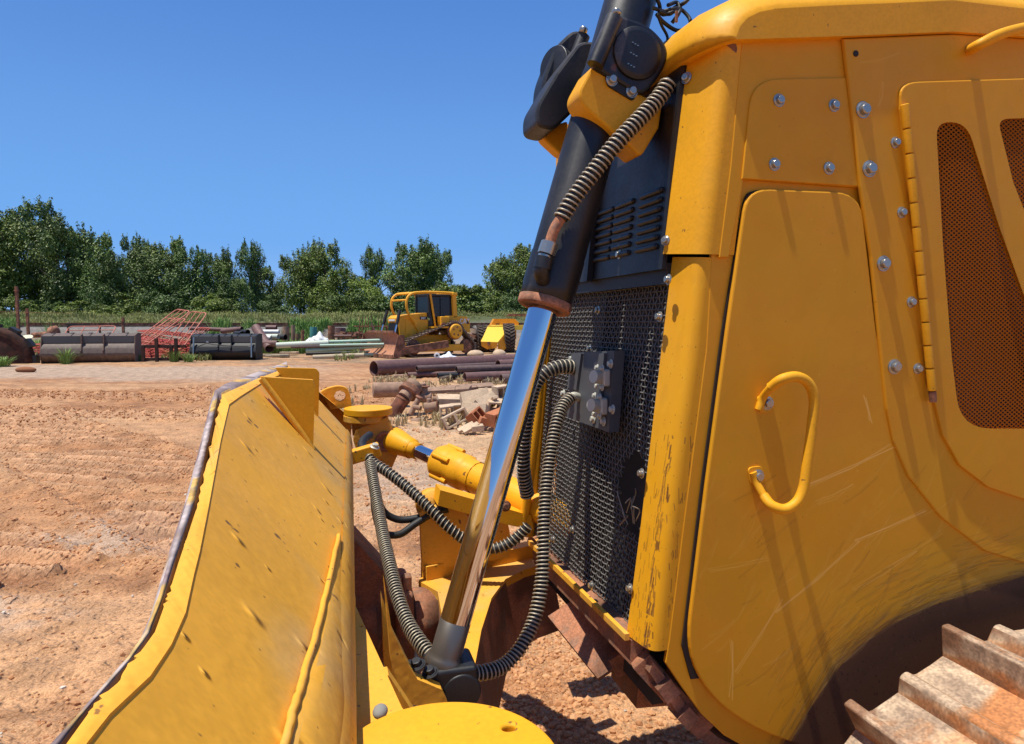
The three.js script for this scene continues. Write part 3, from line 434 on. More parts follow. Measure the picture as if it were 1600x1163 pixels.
// ---------------------------------------------------------------- lift cylinder
{
  const top = Pz(1000, -52, -0.30), bot = Pz(692, 1040, -0.14), ax = bot.clone().sub(top).normalize(), L = top.distanceTo(bot);
  const on = (py) => { let best = 0, bd = 1e9; for (let k = 0; k <= 400; k++) { const p = top.clone().addScaledVector(ax, L * k / 400), w = p.clone().applyAxisAngle(V3(0, 1, 0), TH).add(ORG).sub(V3(0, EYE, 0)), v = [w.x, cP * w.y - sP * w.z, sP * w.y + cP * w.z], y = PH / 2 - FOC * v[1] / -v[2]; if (Math.abs(y - py) < bd) { bd = Math.abs(y - py); best = k / 400; } } return best * L; };
  const sEnd = on(480), R = 0.0655, r = 0.036;
  const cyl = part('lift_cylinder', turned(top, ax, [[-0.35, 0], [-0.35, R], [sEnd - 0.13, R], [sEnd - 0.128, R + 0.0015], [sEnd - 0.045, R + 0.0015], [sEnd - 0.043, R], [sEnd - 0.012, R], [sEnd - 0.012, 0.045], [sEnd - 0.012, 0]], 48), M.black, dozer);
  part('gland', turned(top, ax, [[sEnd - 0.02, r + 0.004], [sEnd - 0.016, R + 0.001], [sEnd + 0.002, R + 0.001], [sEnd + 0.006, R - 0.004], [sEnd + 0.006, r + 0.004], [sEnd - 0.02, r + 0.004]], 48), M.rust, cyl);
  part('rod', turned(top, ax, [[sEnd - 0.02, 0], [sEnd - 0.02, r], [L - 0.10, r], [L - 0.10, 0]], 64), M.chrome, cyl);
  part('rod_end', turned(top, ax, [[L - 0.105, 0], [L - 0.105, r + 0.0006], [L - 0.03, r + 0.0006], [L - 0.02, r + 0.008], [L - 0.005, r + 0.010], [L + 0.004, r + 0.004], [L + 0.01, 0]], 48), M.steelDull = std({ color: 0x6b6660, metalness: 0.6, roughness: 0.4 }), cyl);
  // trunnion yoke with its two cap blocks
  const blk = (o, z0, t) => plate(o, z0, t, 0.008);
  part('trunnion_block', [blk([[962, 20, 8], [1015, 38, 20], [1046, 72, 26], [1042, 104, 26], [1006, 152, 20], [926, 104, 6]], -0.155, 0.09), rod(Pz(960, 28, -0.15), Pz(930, 102, -0.15), 0.020, 0.020, 18)], M.black, cyl);
  part('trunnion_cap', turned(Pz(995, 84, -0.156), NZ, [[0, 0.058], [0.004, 0.062], [0.008, 0.060], [0.009, 0.052], [0.012, 0.048], [0.012, 0]], 36), M.black, cyl);
  { // cast marks on the cap
    const c = Pz(995, 84, -0.143); for (const [x, y, w] of [[-0.004, 0.022, 0.018], [-0.008, -0.002, 0.020], [-0.014, -0.028, 0.020]]) for (const k of [-1, 0, 1]) part('cast_mark', box(w * 0.22, 0.0022, 0.0012, c.x + x + k * w * 0.36, c.y + y - k * 0.003, c.z), M.zinc, cyl);
  }
  part('cap_bolt', [turned(Pz(962, 24, -0.17), V3(0.3, 1, 0), [[0, 0], [0, 0.011], [0.012, 0.011], [0.014, 0.008], [0.014, 0]], 6)], M.zinc, cyl);
  part('trunnion_block', [blk([[896, 46, 10], [921, 50, 8], [918, 86], [898, 134], [866, 178, 10], [845, 172, 12], [848, 126, 14], [868, 72, 14]], -0.44, 0.09), rod(Pz(912, 56, -0.43), Pz(884, 128, -0.43), 0.018, 0.018, 16)], M.black, cyl);
  part('trunnion_cap', turned(Pz(874, 106, -0.455), V3(-0.95, 0.1, 0.45), [[0, 0.050], [0.02, 0.054], [0.026, 0.050], [0.026, 0]], 30), M.black, cyl);
  part('cap_bolt', [turned(Pz(910, 52, -0.42), V3(0.3, 1, 0), [[0, 0], [0, 0.012], [0.014, 0.012], [0.016, 0.008], [0.016, 0]], 6)], M.zinc, cyl);
  part('yoke', blk([[906, 64, 12], [942, 64, 12], [938, 104], [898, 172], [866, 203, 10], [838, 197, 12], [838, 166, 12], [870, 112]], -0.335, 0.13), M.black, cyl);
  // yellow brackets that carry the trunnion
  const br = part('trunnion_bracket', plate([[926, 102, 6], [1006, 150, 6], [1036, 160], [1030, 200], [1002, 246, 10], [982, 226], [910, 164, 14], [903, 144, 14]], -0.168, 0.09, 0.006), M.yellow, dozer);
  part('retainer_plate', plate([[946, 118, 5], [958, 114], [998, 138], [990, 158, 5], [950, 134, 5]], -0.162, 0.006, 0.001), M.blackFlat, br);
  for (const [x, y] of [[956, 125], [987, 143]]) bolt(br, Pz(x, y, -0.161), NZ, 0.010);
  part('trunnion_bracket', plate([[846, 204, 6], [888, 188, 6], [884, 244], [874, 240], [848, 216, 8]], -0.44, 0.05, 0.006), M.yellow, dozer);
  // foot of the rod: clamp with bolts on the pin
  const foot = part('rod_foot', [box(0.115, 0.05, 0.10, bot.x + 0.015, bot.y - 0.012, bot.z, 0.010), turned(bot.clone().add(V3(0.035, -0.045, 0.055)), V3(0, 0, -1), [[0, 0], [0, 0.040], [0.006, 0.045], [0.10, 0.045], [0.11, 0.04], [0.11, 0]], 30)], M.black, cyl);
  foot; for (const [x, y] of [[652, 1040], [672, 1052]]) bolt(cyl, Pz(x, y, -0.08), V3(-0.25, 1, 0.2), 0.0125, M.blackFlat);
  part('rod_foot_bolt', [rod(Pz(643, 1056, -0.10), Pz(636, 1036, -0.10), 0.013, 0.013, 6)], M.blackFlat, cyl);
  // pressure hose in its coil, steel stub, nut and elbow
  const hs = curve([[1046, 128, -0.13], [1030, 152, -0.13], [1005, 180, -0.125], [965, 222, -0.125], [925, 272, -0.135], [895, 312, -0.145], [877, 342, -0.15]].map(([x, y, z]) => Pz(x, y, z)));
  const hose = part('cylinder_hose', tube(hs, 0.0155, 60, 12), M.rubber, dozer);
  part('hose_coil', coil(hs, 0.0188, 0.0026, 0.0125), M.spring, hose);
  part('steel_stub', tube(curve([[879, 338, -0.15], [868, 355, -0.152], [862, 370, -0.152], [858, 386, -0.152]].map(([x, y, z]) => Pz(x, y, z))), 0.0125, 20, 14), M.rust, hose);
  part('nut', [rod(Pz(859, 379, -0.152), Pz(853, 397, -0.152), 0.021, 0.021, 6), rod(Pz(852, 399, -0.152), Pz(849, 408, -0.152), 0.017, 0.017, 6)], M.zinc, hose);
  part('elbow', [tube(curve([[850, 405, -0.152], [846, 425, -0.155], [850, 438, -0.175], [862, 440, -0.22]].map(([x, y, z]) => Pz(x, y, z))), 0.0185, 20, 14), rod(Pz(851, 402, -0.152), Pz(847, 420, -0.152), 0.021, 0.021, 16)], M.black, hose);
  // cables lying loose at the top
  const loops = [[[1020, 12], [1040, 18], [1058, 10], [1070, 4], [1085, -14]], [[1026, 22], [1036, 34], [1060, 48], [1076, 42], [1078, 30], [1066, 16], [1052, 14], [1036, 18]], [[1028, 24], [1034, 40], [1042, 55], [1043, 66]], [[1030, 18], [1046, 22], [1062, 10], [1060, 22], [1050, 36]], [[1022, -10], [1030, 6], [1034, 22], [1048, 20], [1062, 12], [1058, 4], [1044, 8]]];
  loops.forEach((l, i) => part('loose_cable', tube(curve(l.map(([x, y], k) => Pz(x, y, -0.22 - (k % 3) * 0.012))), i === 2 ? 0.0036 : 0.0048, 40, 8), M.rubber, dozer));
  part('cable_tag', box(0.007, 0.028, 0.006, Pz(1057, 26, -0.21).x, Pz(1057, 26, -0.21).y, -0.21, 0.002), M.rustDark, dozer);
}

// ---------------------------------------------------------------- blade, seen from behind
const BR = (z) => V3(-0.79 - 0.036 * z, 1.22, z);        // ridge along the back
{
  const al = 50 * Math.PI / 180, n = V3(Math.sin(al), Math.cos(al), 0.036 * Math.sin(al)).normalize(), p0 = BR(0);
  const Wp = [[456, 579], [412, 598], [376, 621], [358, 634], [345, 690], [335, 745], [325, 800], [312, 866], [303, 902], [290, 962], [268, 1012], [235, 1062], [172, 1122], [140, 1163]];
  const Gp = [[450, 574], [402, 592], [362, 610], [344, 618], [335, 662], [327, 700], [308, 785], [288, 845], [276, 880], [260, 930], [238, 990], [206, 1034], [135, 1115], [100, 1163]];
  const Sp = [[447, 566], [392, 585], [350, 601], [334, 611], [322, 660], [312, 700], [291, 780], [270, 845], [258, 885], [240, 948], [222, 990], [196, 1028], [112, 1124], [76, 1163]];
  const W = Wp.map(([x, y]) => Pn(x, y, p0, n)), up = V3(0.30, 1, 0).normalize();
  const G = Gp.map(([x, y], i) => Pn(x, y, W[i], up)), S = Sp.map(([x, y], i) => Pn(x, y, G[i].clone().add(V3(0, -0.004, 0)), V3(0.12, 1, 0)));
  // the outline goes on out of the picture to the near end of the blade
  const ext = (a) => { const l = a[a.length - 1], d = l.clone().sub(a[a.length - 2]); d.multiplyScalar(0.20 / Math.abs(d.z)); d.y *= 0.4; a.push(l.clone().add(d)); };
  [W, G, S].forEach(ext);
  const dense = (a, k = 14) => { const o = []; for (let i = 0; i < a.length - 1; i++) for (let j = 0; j < k; j++) o.push(a[i].clone().lerp(a[i + 1], j / k)); o.push(a[a.length - 1]); return o; };
  const Wd = dense(W), Gd = dense(G), Sd = dense(S);
  const ridge = Wd.map((w) => BR(w.z));
  // sloping back plate
  const rows = []; const K = 10; for (let k = 0; k <= K; k++) rows.push(Wd.map((w, i) => w.clone().lerp(ridge[i].clone().add(n.clone().multiplyScalar(0)), k / K * 0.93)));
  const blade = part('blade', loft(rows), M.blade, dozer);
  // rolled weld bead and top strip
  const weld = Wd.map((w, i) => w.clone().add(V3(0, 0.003, 0))), gj = Gd.map((g, i) => { const k = vnoise(i * 0.8, 7) + 0.6 * vnoise(i * 2.3, 5) - 0.8; return g.clone().add(V3(k * 0.006 * sst(0.35, 0.7, vnoise(i * 0.11, 3)) + 0.002, 0.001, 0)); });
  const mid = weld.map((w, i) => w.clone().lerp(gj[i], 0.5).add(V3(0, 0.001 + 0.0012 * vnoise(i * 0.7, 4), 0)));
  part('top_strip', [loft([Wd.map((w) => w.clone().add(V3(0, -0.004, 0))), weld]), loft([weld, weld.map((w, i) => w.clone().lerp(mid[i], 0.6)), mid, mid.map((w, i) => w.clone().lerp(gj[i], 0.7).add(V3(0, 0.0005, 0))), gj]), loft([gj, gj.map((g) => g.clone().add(V3(0.002, -0.03, 0)))])], M.blade, blade);
  // moldboard: bare worn edge on top, hollow face down to the cutting edge
  const mb = [Gd.map((g) => g.clone().add(V3(-0.006, -0.03, 0))), Gd.map((g, i) => g.clone().lerp(Sd[i], 0.28)), Sd.map((s) => s.clone().add(V3(0.002, 0.001, 0))), Sd.map((s) => s.clone().add(V3(-0.003, -0.008, 0)))];
  const mMold = std({ map: tex(512, (u, v) => { const a = fbm(u * 9, v * 9, 4, 9, 301), b = vnoise(u * 120, v * 120, 120, 302); let c = mixc([176, 160, 154], [128, 108, 104], sst(0.35, 0.65, a)); c = mixc(c, [206, 160, 70], sst(0.58, 0.66, fbm(u * 6, v * 6, 4, 6, 303)) * 0.8); return c.map((q) => q * (0.85 + b * 0.3)); }), roughness: 0.7, bumpMap: tBump, bumpScale: 0.003 });
  part('moldboard_edge', loft(mb), mMold, blade);
  const face = []; for (let k = 0; k <= 12; k++) { const t = k / 12; face.push(Sd.map((s) => { const b = V3(BR(s.z).x - 0.42, 0.40, s.z), a = s.clone().add(V3(-0.003, -0.008, 0)); return a.lerp(b, t).add(V3(0.20 * Math.sin(Math.PI * t), 0, 0)); })); }
  part('moldboard', loft(face), M.rust, blade);
  // end plates
  for (const i of [0, Sd.length - 1]) { const o = face.map((r) => r[i]); part('end_plate', prism([...o, V3(BR(o[0].z).x - 0.05, 0.40, o[0].z), BR(o[0].z), W[i ? W.length - 1 : 0]], V3(0, 0, i ? 0.03 : -0.03)), M.blade, blade); }
  // rounded ridge and upright back plate below it
  const zs = []; for (let z = Wd[0].z; z <= 1.05; z += 0.05) zs.push(z);
  const prof = (z) => { const b = BR(z), d = V3(-Math.cos(al), Math.sin(al), 0), q0 = b.clone().addScaledVector(d, 0.035), q1 = b.clone().add(V3(0, -0.05, 0)), o = []; for (let k = 0; k <= 8; k++) { const t = k / 8, u = 1 - t; o.push(V3(u * u * q0.x + 2 * u * t * b.x + t * t * q1.x + 0.003, u * u * q0.y + 2 * u * t * b.y + t * t * q1.y + 0.002, z)); } return o; };
  part('back_ridge', loft(zs.map(prof)), M.blade, blade);
  part('back_plate', loft(zs.map((z) => { const b = BR(z); return [b.clone().add(V3(0.002, -0.05, 0)), b.clone().add(V3(0.0, -0.3, 0)), b.clone().add(V3(-0.02, -0.75, 0)), b.clone().add(V3(-0.2, -0.80, 0))]; })), M.blade, blade);
  // half-round stiffener over the ridge at the near end, welded along its edge
  const wl = [[528, 838], [520, 872], [508, 930], [492, 990], [474, 1050], [458, 1105], [440, 1170]].map(([x, y]) => Pn(x, y, p0.clone().addScaledVector(n, 0.004), n)); ext(wl);
  const wlD = dense(wl, 5), st = wlD.map((w, i) => { const t = i / (wlD.length - 1), b = BR(w.z).add(V3(0.004, 0, 0)), o = [], H = 0.005 + 0.014 * Math.min(1, t * 1.8); for (let k = 0; k <= 10; k++) { const s = k / 10, p = w.clone().lerp(b.clone().add(V3(0, -0.09, 0)), s); p.addScaledVector(V3(0.45, 0.9, 0), Math.sin(Math.PI * Math.pow(s, 0.75)) * H + (1 - Math.abs(2 * s - 1)) * 0.012); o.push(p); } return o; });
  part('stiffener', loft(st), M.blade, blade);
  part('weld_bead', tube(curve(wlD.map((w, i) => w.clone().addScaledVector(n, 0.001 + 0.002 * vnoise(i * 1.3, 9)).add(V3(0.002 * (vnoise(i * 0.8, 2) - 0.5), 0, 0)))), 0.0046, 200, 8), M.blade, blade);
  // two wedge gussets standing on the slope
  for (const [o, z] of [[[[406, 589], [489, 594, 2], [492, 604], [489, 705], [480, 690]], -0.53], [[[430, 575], [494, 576, 5], [499, 583], [497, 664], [488, 660]], -1.05]]) {
    const pts = rounded(o).map(([x, y]) => Pz(x, y, z)); part('gusset', prism(pts, V3(0, 0, -0.022)), M.yellow, blade);
  }
  part('weld_bead', tube(curve([[408, 592], [430, 622], [455, 655], [474, 682], [488, 703]].map(([x, y], i) => Pz(x, y, -0.522).add(V3(0, 0.002 * (i % 2), 0)))), 0.0085, 40, 8), M.blade, blade);
  part('weld_bead', tube(curve([[484, 636], [490, 648], [497, 662]].map(([x, y]) => Pz(x, y, -1.04))), 0.008, 20, 8), M.blade, blade);
  // near bracket: flat web, pin head disc on top
  const web = [[547, 938], [556, 948], [628, 1106], [700, 1190], [545, 1190]].map(([x, y]) => Py(x, y, 1.135));
  part('bracket_web', prism(web, V3(0, -0.03, 0)), M.blade, blade);
  part('bracket_web', prism([V3(-0.81, 0.72, 0.25), V3(-0.81, 1.10, 0.25), V3(-0.745, 1.10, 0.25), V3(-0.66, 0.95, 0.25), V3(-0.66, 0.72, 0.25)], V3(0, 0, 0.03)), M.blade, blade);
  const disc = (c, R, hole) => { const s = new THREE.Shape(); s.absarc(0, 0, R, 0, Math.PI * 2); if (hole) { const h = new THREE.Path(); h.absellipse(hole[0], hole[1], 0.0085, 0.0065, 0, Math.PI * 2); s.holes.push(h); } const g = new THREE.ExtrudeGeometry(s, { depth: 0.022, bevelEnabled: true, bevelSize: 0.004, bevelThickness: 0.004, bevelOffset: -0.004, bevelSegments: 3, curveSegments: 64 }); g.rotateX(-Math.PI / 2); g.translate(c.x, c.y - 0.026, c.z); return g; };
  const dc = V3(-0.712, 1.172, 0.638), hp = Py(795, 1137, 1.172).sub(dc);
  part('pin_head', disc(dc, 0.136, [hp.x, -hp.z]), M.yellow, blade);
  part('pin', rod(dc.clone().add(V3(0, -0.03, 0)), dc.clone().add(V3(0, -0.34, 0)), 0.09, 0.09, 30), M.blade, blade);
  // far bracket with its pin head and lifting eye
  const fc = V3(-0.656, 1.30, -1.70);
  part('pin_head', disc(fc, 0.106), M.yellow, blade);
  part('pin_head', disc(fc.clone().add(V3(-0.01, -0.03, 0)), 0.098), M.blade, blade);
  part('far_bracket', [prism([[556, 672], [606, 652], [612, 664], [626, 700], [612, 732], [603, 742], [562, 716], [552, 690]].map(([x, y]) => Pz(x, y, -1.62)), V3(0, 0, -0.045)), prism([[556, 672], [606, 652], [612, 664], [620, 700], [603, 742], [562, 716]].map(([x, y]) => Pz(x, y, -1.62).add(V3(0, 0, -0.18))), V3(0, 0, -0.045)), rod(fc.clone().add(V3(0, -0.04, 0)), fc.clone().add(V3(0.0, -0.12, 0)), 0.075, 0.07, 28)], M.blade, blade);
  part('pin_bore', turned(Pz(602, 690, -1.618), NZ, [[0, 0.045], [0.006, 0.045], [0.006, 0.03], [0.001, 0.03], [0.001, 0]], 24), M.rustDark, blade);
  { const eye = [[500, 612, 4], [512, 606, 6], [530, 602, 14], [545, 607, 12], [550, 636], [516, 640]].map((p) => p), s = rounded(eye).map(([x, y]) => Pz(x, y, -1.80)), hc = Pz(531, 619, -1.80), h = []; for (let k = 0; k < 20; k++) h.push([hc.x + 0.028 * Math.cos(-k / 20 * 6.2832), hc.y + 0.028 * Math.sin(-k / 20 * 6.2832)]); const g = new THREE.ExtrudeGeometry(shapeOf(s, [h]), { depth: 0.03, bevelEnabled: true, bevelSize: 0.003, bevelThickness: 0.003, bevelOffset: -0.003, bevelSegments: 2 }); g.translate(0, 0, -1.83); part('lifting_eye', g, M.blade, blade); }
  part('hose_clamp', [box(0.11, 0.05, 0.05, 0, 0, 0, 0.006)].map((g) => { const p = Pz(571, 708, -1.2); g.rotateZ(0.25); g.translate(p.x, p.y, p.z); return g; }), M.yellow, blade);
  bolt(blade, Pz(585, 699, -1.16), V3(0.3, 1, 0.3), 0.012, M.fitting);
  // curved lug that holds the rod foot
  part('rod_lug', prism([[600, 905], [612, 985], [640, 1042], [652, 1062], [690, 1078], [700, 1100], [660, 1104], [630, 1100], [612, 1050]].map(([x, y]) => Pz(x, y, -0.05)), V3(0, 0, -0.03)), M.blade, blade);
  part('rod_lug', prism([[596, 930], [612, 985], [634, 1030], [660, 1075], [700, 1082], [705, 1100], [640, 1100], [600, 1040]].map(([x, y]) => Pz(x, y, -0.26)), V3(0, 0, -0.03)), M.blade, blade);
  part('back_bracket', [box(0.03, 0.22, 0.05, -0.755, 0.83, -0.12), box(0.02, 0.03, 0.04, -0.735, 0.90, -0.06)], M.blade, blade);
}

// ---------------------------------------------------------------- push frame and angle cylinder
{
  const hC = 0.77, top = [[654, 908], [664, 890], [740, 872], [846, 852], [862, 878], [820, 890], [790, 905], [768, 935], [752, 985], [742, 1040], [728, 1100], [668, 1100], [676, 1020], [690, 960], [684, 925]].map(([x, y]) => Py(x, y, hC));
  const fr = part('push_frame', prism(top, V3(0, -0.03, 0)), M.blade, dozer);
  // inner wall of the arch
  const arch = [[862, 878], [820, 890], [790, 905], [768, 935], [752, 985], [742, 1040], [728, 1100]].map(([x, y]) => Py(x, y, hC - 0.002));
  part('arch_wall', loft([arch, arch.map((p) => p.clone().add(V3(0.02, -0.12, 0))), arch.map((p) => p.clone().add(V3(0.05, -0.27, 0)))]), M.rust, fr);
  part('frame_wall', loft([[[654, 908], [684, 925], [690, 960], [676, 1020], [668, 1100]].map(([x, y]) => Py(x, y, hC - 0.002)), [[654, 908], [684, 925], [690, 960], [676, 1020], [668, 1100]].map(([x, y]) => Py(x, y, hC - 0.002).add(V3(0, -0.25, 0)))]), M.rustDark, fr);
  part('frame_rail', beam(Py(662, 896, hC + 0.02), Py(880, 850, hC + 0.02), 0.05, 0.06), M.blade, fr);
  part('frame_arm', [beam(Py(846, 866, hC - 0.12), Py(846, 866, hC - 0.12).add(V3(1.2, -0.1, 0.15)), 0.14, 0.26), beam(V3(0.1, 0.56, -0.62), V3(0.9, 0.5, -0.62), 0.2, 0.2)], M.rustDark, fr);
  // ball joint to the blade
  part('ball_joint', [turned(V3(-0.52, 0.66, -0.92), V3(-1, 0, 0), [[-0.05, 0], [-0.05, 0.10], [0.04, 0.10], [0.05, 0.07], [0.14, 0.065], [0.17, 0.10], [0.26, 0.10], [0.26, 0]], 28)], M.rustDark, fr);
  part('joint_cap', [box(0.06, 0.24, 0.26, -0.60, 0.68, -0.92, 0.02), box(0.03, 0.05, 0.04, -0.59, 0.82, -0.84, 0.005), box(0.03, 0.05, 0.04, -0.59, 0.54, -0.84, 0.005)], M.rustDark, fr);
  part('blade_trunnion', [prism([V3(-0.78, 1.0, -0.86), V3(-0.66, 0.85, -0.86), V3(-0.60, 0.70, -0.86), V3(-0.66, 0.55, -0.86), V3(-0.78, 0.5, -0.86)], V3(0, 0, -0.2))], M.rustDark, fr);
  // tower that carries the inner end of the angle cylinder
  part('tower', prism([[656, 805], [690, 788], [790, 800], [800, 850], [795, 872], [660, 892]].map(([x, y]) => Pz(x, y, -0.98)), V3(0, 0, -0.03)), M.blade, fr);
  part('tower_ledge', [prism([[688, 766], [830, 806], [834, 828], [800, 822], [684, 790]].map(([x, y]) => Pz(x, y, -0.92)), V3(0, 0, -0.10))], M.yellow, fr);
  bolt(fr, Pz(790, 791, -0.915), NZ, 0.013, M.rust);
  part('tower_ear', turned(Pz(676, 790, -1.05), NZ, [[-0.03, 0], [-0.03, 0.06], [0.03, 0.06], [0.03, 0]], 24), M.blade, fr);
  // angle cylinder
  const a = Pz(618, 690, -1.64), e = Pz(822, 782, -1.02), d = e.clone().sub(a), L = d.length(), bs = L * 0.40;
  const ac = part('angle_cylinder', turned(a, d, [[bs + 0.10, 0], [bs + 0.10, 0.062], [L + 0.25, 0.062], [L + 0.25, 0]], 36), M.yellow, dozer);
  part('gland', turned(a, d, [[bs - 0.02, 0.03], [bs - 0.02, 0.068], [bs, 0.076], [bs + 0.05, 0.076], [bs + 0.06, 0.07], [bs + 0.10, 0.074], [bs + 0.14, 0.074], [bs + 0.15, 0.066], [bs + 0.20, 0.066]], 14), M.yellow, ac);
  part('rod', turned(a, d, [[0.10, 0], [0.10, 0.031], [bs, 0.031], [bs, 0]], 36), M.chrome, ac);
  part('rod_eye', turned(a, d, [[-0.10, 0.03], [-0.08, 0.058], [0.0, 0.060], [0.08, 0.046], [0.11, 0.044], [0.11, 0.036], [0.15, 0.036], [0.15, 0.0]], 30), M.yellow, ac);
  for (let k = 0; k < 5; k++) { const c = a.clone().addScaledVector(d, (bs + 0.02) / L), an = k * 1.25, u = V3(0, 1, 0).cross(d).normalize(), w = d.clone().normalize().cross(u); c.addScaledVector(u, Math.cos(an) * 0.074).addScaledVector(w, Math.sin(an) * 0.074); part('tie_bolt', rod(c.clone().addScaledVector(d.clone().normalize(), -0.02), c.clone().addScaledVector(d.clone().normalize(), 0.07), 0.011, 0.011, 8), M.yellow, ac); }
}

// ---------------------------------------------------------------- hoses between blade and tractor
function guarded(name, pts, R, pitch, wire, zo = (i) => pts[i][2], coilMat = M.spring) {
  const c = curve(pts.map(([x, y, z]) => Pz(x, y, z))), h = part(name, tube(c, R, 90, 12), M.rubber, dozer);
  part('hose_coil', coil(c, R + wire * 1.2, wire, pitch, 5, 0, 1, 0.08), coilMat, h); zo; return h;
}
{
  const hU = guarded('guarded_hose', [[930, 590, -0.57], [905, 577, -0.56], [880, 573, -0.55], [856, 580, -0.55], [838, 598, -0.56], [826, 640, -0.58], [819, 690, -0.60], [818, 735, -0.62], [824, 775, -0.66]], 0.0175, 0.0125, 0.0026);
  part('white_stub', tube(curve([[914, 585, -0.555], [928, 589, -0.56], [938, 591, -0.57]].map(([x, y, z]) => Pz(x, y, z))), 0.017, 16, 12), M.fitting, hU);
  const hL = guarded('guarded_hose', [[893, 620, -0.50], [880, 634, -0.48], [870, 660, -0.45], [862, 700, -0.42], [854, 760, -0.38], [850, 820, -0.34], [849, 870, -0.31], [845, 920, -0.28], [834, 970, -0.25], [815, 1010, -0.22], [790, 1038, -0.20], [762, 1050, -0.18], [735, 1052, -0.17], [712, 1044, -0.15]], 0.0145, 0.0105, 0.0024);
  part('white_stub', tube(curve([[888, 624, -0.50], [896, 619, -0.50], [910, 624, -0.51], [926, 631, -0.52], [938, 633, -0.53]].map(([x, y, z]) => Pz(x, y, z))), 0.0125, 24, 12), M.fitting, hL);
  guarded('guarded_hose', [[573, 708, -1.20], [582, 722, -1.16], [606, 738, -1.10], [640, 765, -1.02], [672, 795, -0.95], [705, 828, -0.90], [735, 850, -0.88], [765, 858, -0.86], [790, 852, -0.85], [812, 836, -0.84], [826, 822, -0.83]], 0.0165, 0.016, 0.0024);
  guarded('guarded_hose', [[578, 722, -1.14], [582, 745, -1.05], [590, 790, -0.90], [598, 835, -0.75], [608, 880, -0.60], [622, 935, -0.45], [640, 980, -0.34], [660, 1010, -0.26], [680, 1034, -0.20]], 0.0155, 0.0115, 0.0024);
  part('clamp_hose', tube(curve([[572, 706, -1.2], [565, 698, -1.25], [568, 688, -1.3], [578, 680, -1.35]].map(([x, y, z]) => Pz(x, y, z))), 0.016, 20, 10), M.rubber, dozer);
  for (const p of [[[588, 770, -1.0], [600, 800, -1.0], [622, 812, -1.0], [650, 810, -1.0], [676, 802, -1.0], [700, 796, -0.98]], [[584, 760, -1.05], [586, 800, -1.0], [598, 832, -0.95], [622, 836, -0.95], [650, 818, -0.98], [680, 800, -0.98], [698, 794, -0.97]]]) part('plain_hose', tube(curve(p.map(([x, y, z]) => Pz(x, y, z))), 0.0125, 50, 10), M.rubber, dozer);
}

// ---------------------------------------------------------------- near track
{
  const p0 = Pz(1325, 1098, 0.12), p1 = Pz(1478, 978, 0.12), d = p1.clone().sub(p0), pitch = d.length(), an = Math.atan2(d.y, d.x);
  const prof = [[-0.008, -0.02], [-0.008, 0.066, 0.004], [0.010, 0.066, 0.004], [0.018, 0.012, 0.02], [0.05, 0.002], [0.128, -0.004], [0.140, 0.014, 0.01], [0.150, 0.030, 0.008], [0.168, 0.030, 0.008], [0.182, 0.006, 0.012], [0.235, 0.0], [pitch - 0.03, -0.002], [pitch - 0.012, -0.018], [pitch - 0.012, -0.034], [0.02, -0.034]].map(([x, y, r]) => [x, y - 0.066, r]);
  const g = new THREE.ExtrudeGeometry(shapeOf(rounded(prof, 4)), { depth: 0.60, bevelEnabled: true, bevelThickness: 0.003, bevelSize: 0.003, bevelSegments: 2 }); const geo = boxUV(g);
  const chain = part('track', prism([p0.clone().addScaledVector(d, -1.2), p1.clone().add(V3(1.2, 0.0, 0))].flatMap((p, i) => i ? [p.clone().add(V3(0, -0.10, 0.13)), p.clone().add(V3(0, -0.22, 0.13))] : [p.clone().add(V3(0, -0.22, 0.13)), p.clone().add(V3(0, -0.10, 0.13))]), V3(0, 0, 0.36)), M.rustDark, dozer);
  for (let k = -1; k < 5; k++) { const m = shared('track_shoe', geo, M.steel, chain); if (k < 1) { m.position.copy(p0).addScaledVector(d, k); m.rotation.z = an; if (k < 0) { m.rotation.z = an + 0.35; m.position.copy(p0).add(V3(-Math.cos(an + 0.35) * pitch, -Math.sin(an + 0.35) * pitch, 0)); } } else { const a2 = 0.10, q = V3(Math.cos(a2) * pitch, Math.sin(a2) * pitch, 0); m.position.copy(p1).addScaledVector(q, k - 1); m.rotation.z = a2; } }
}

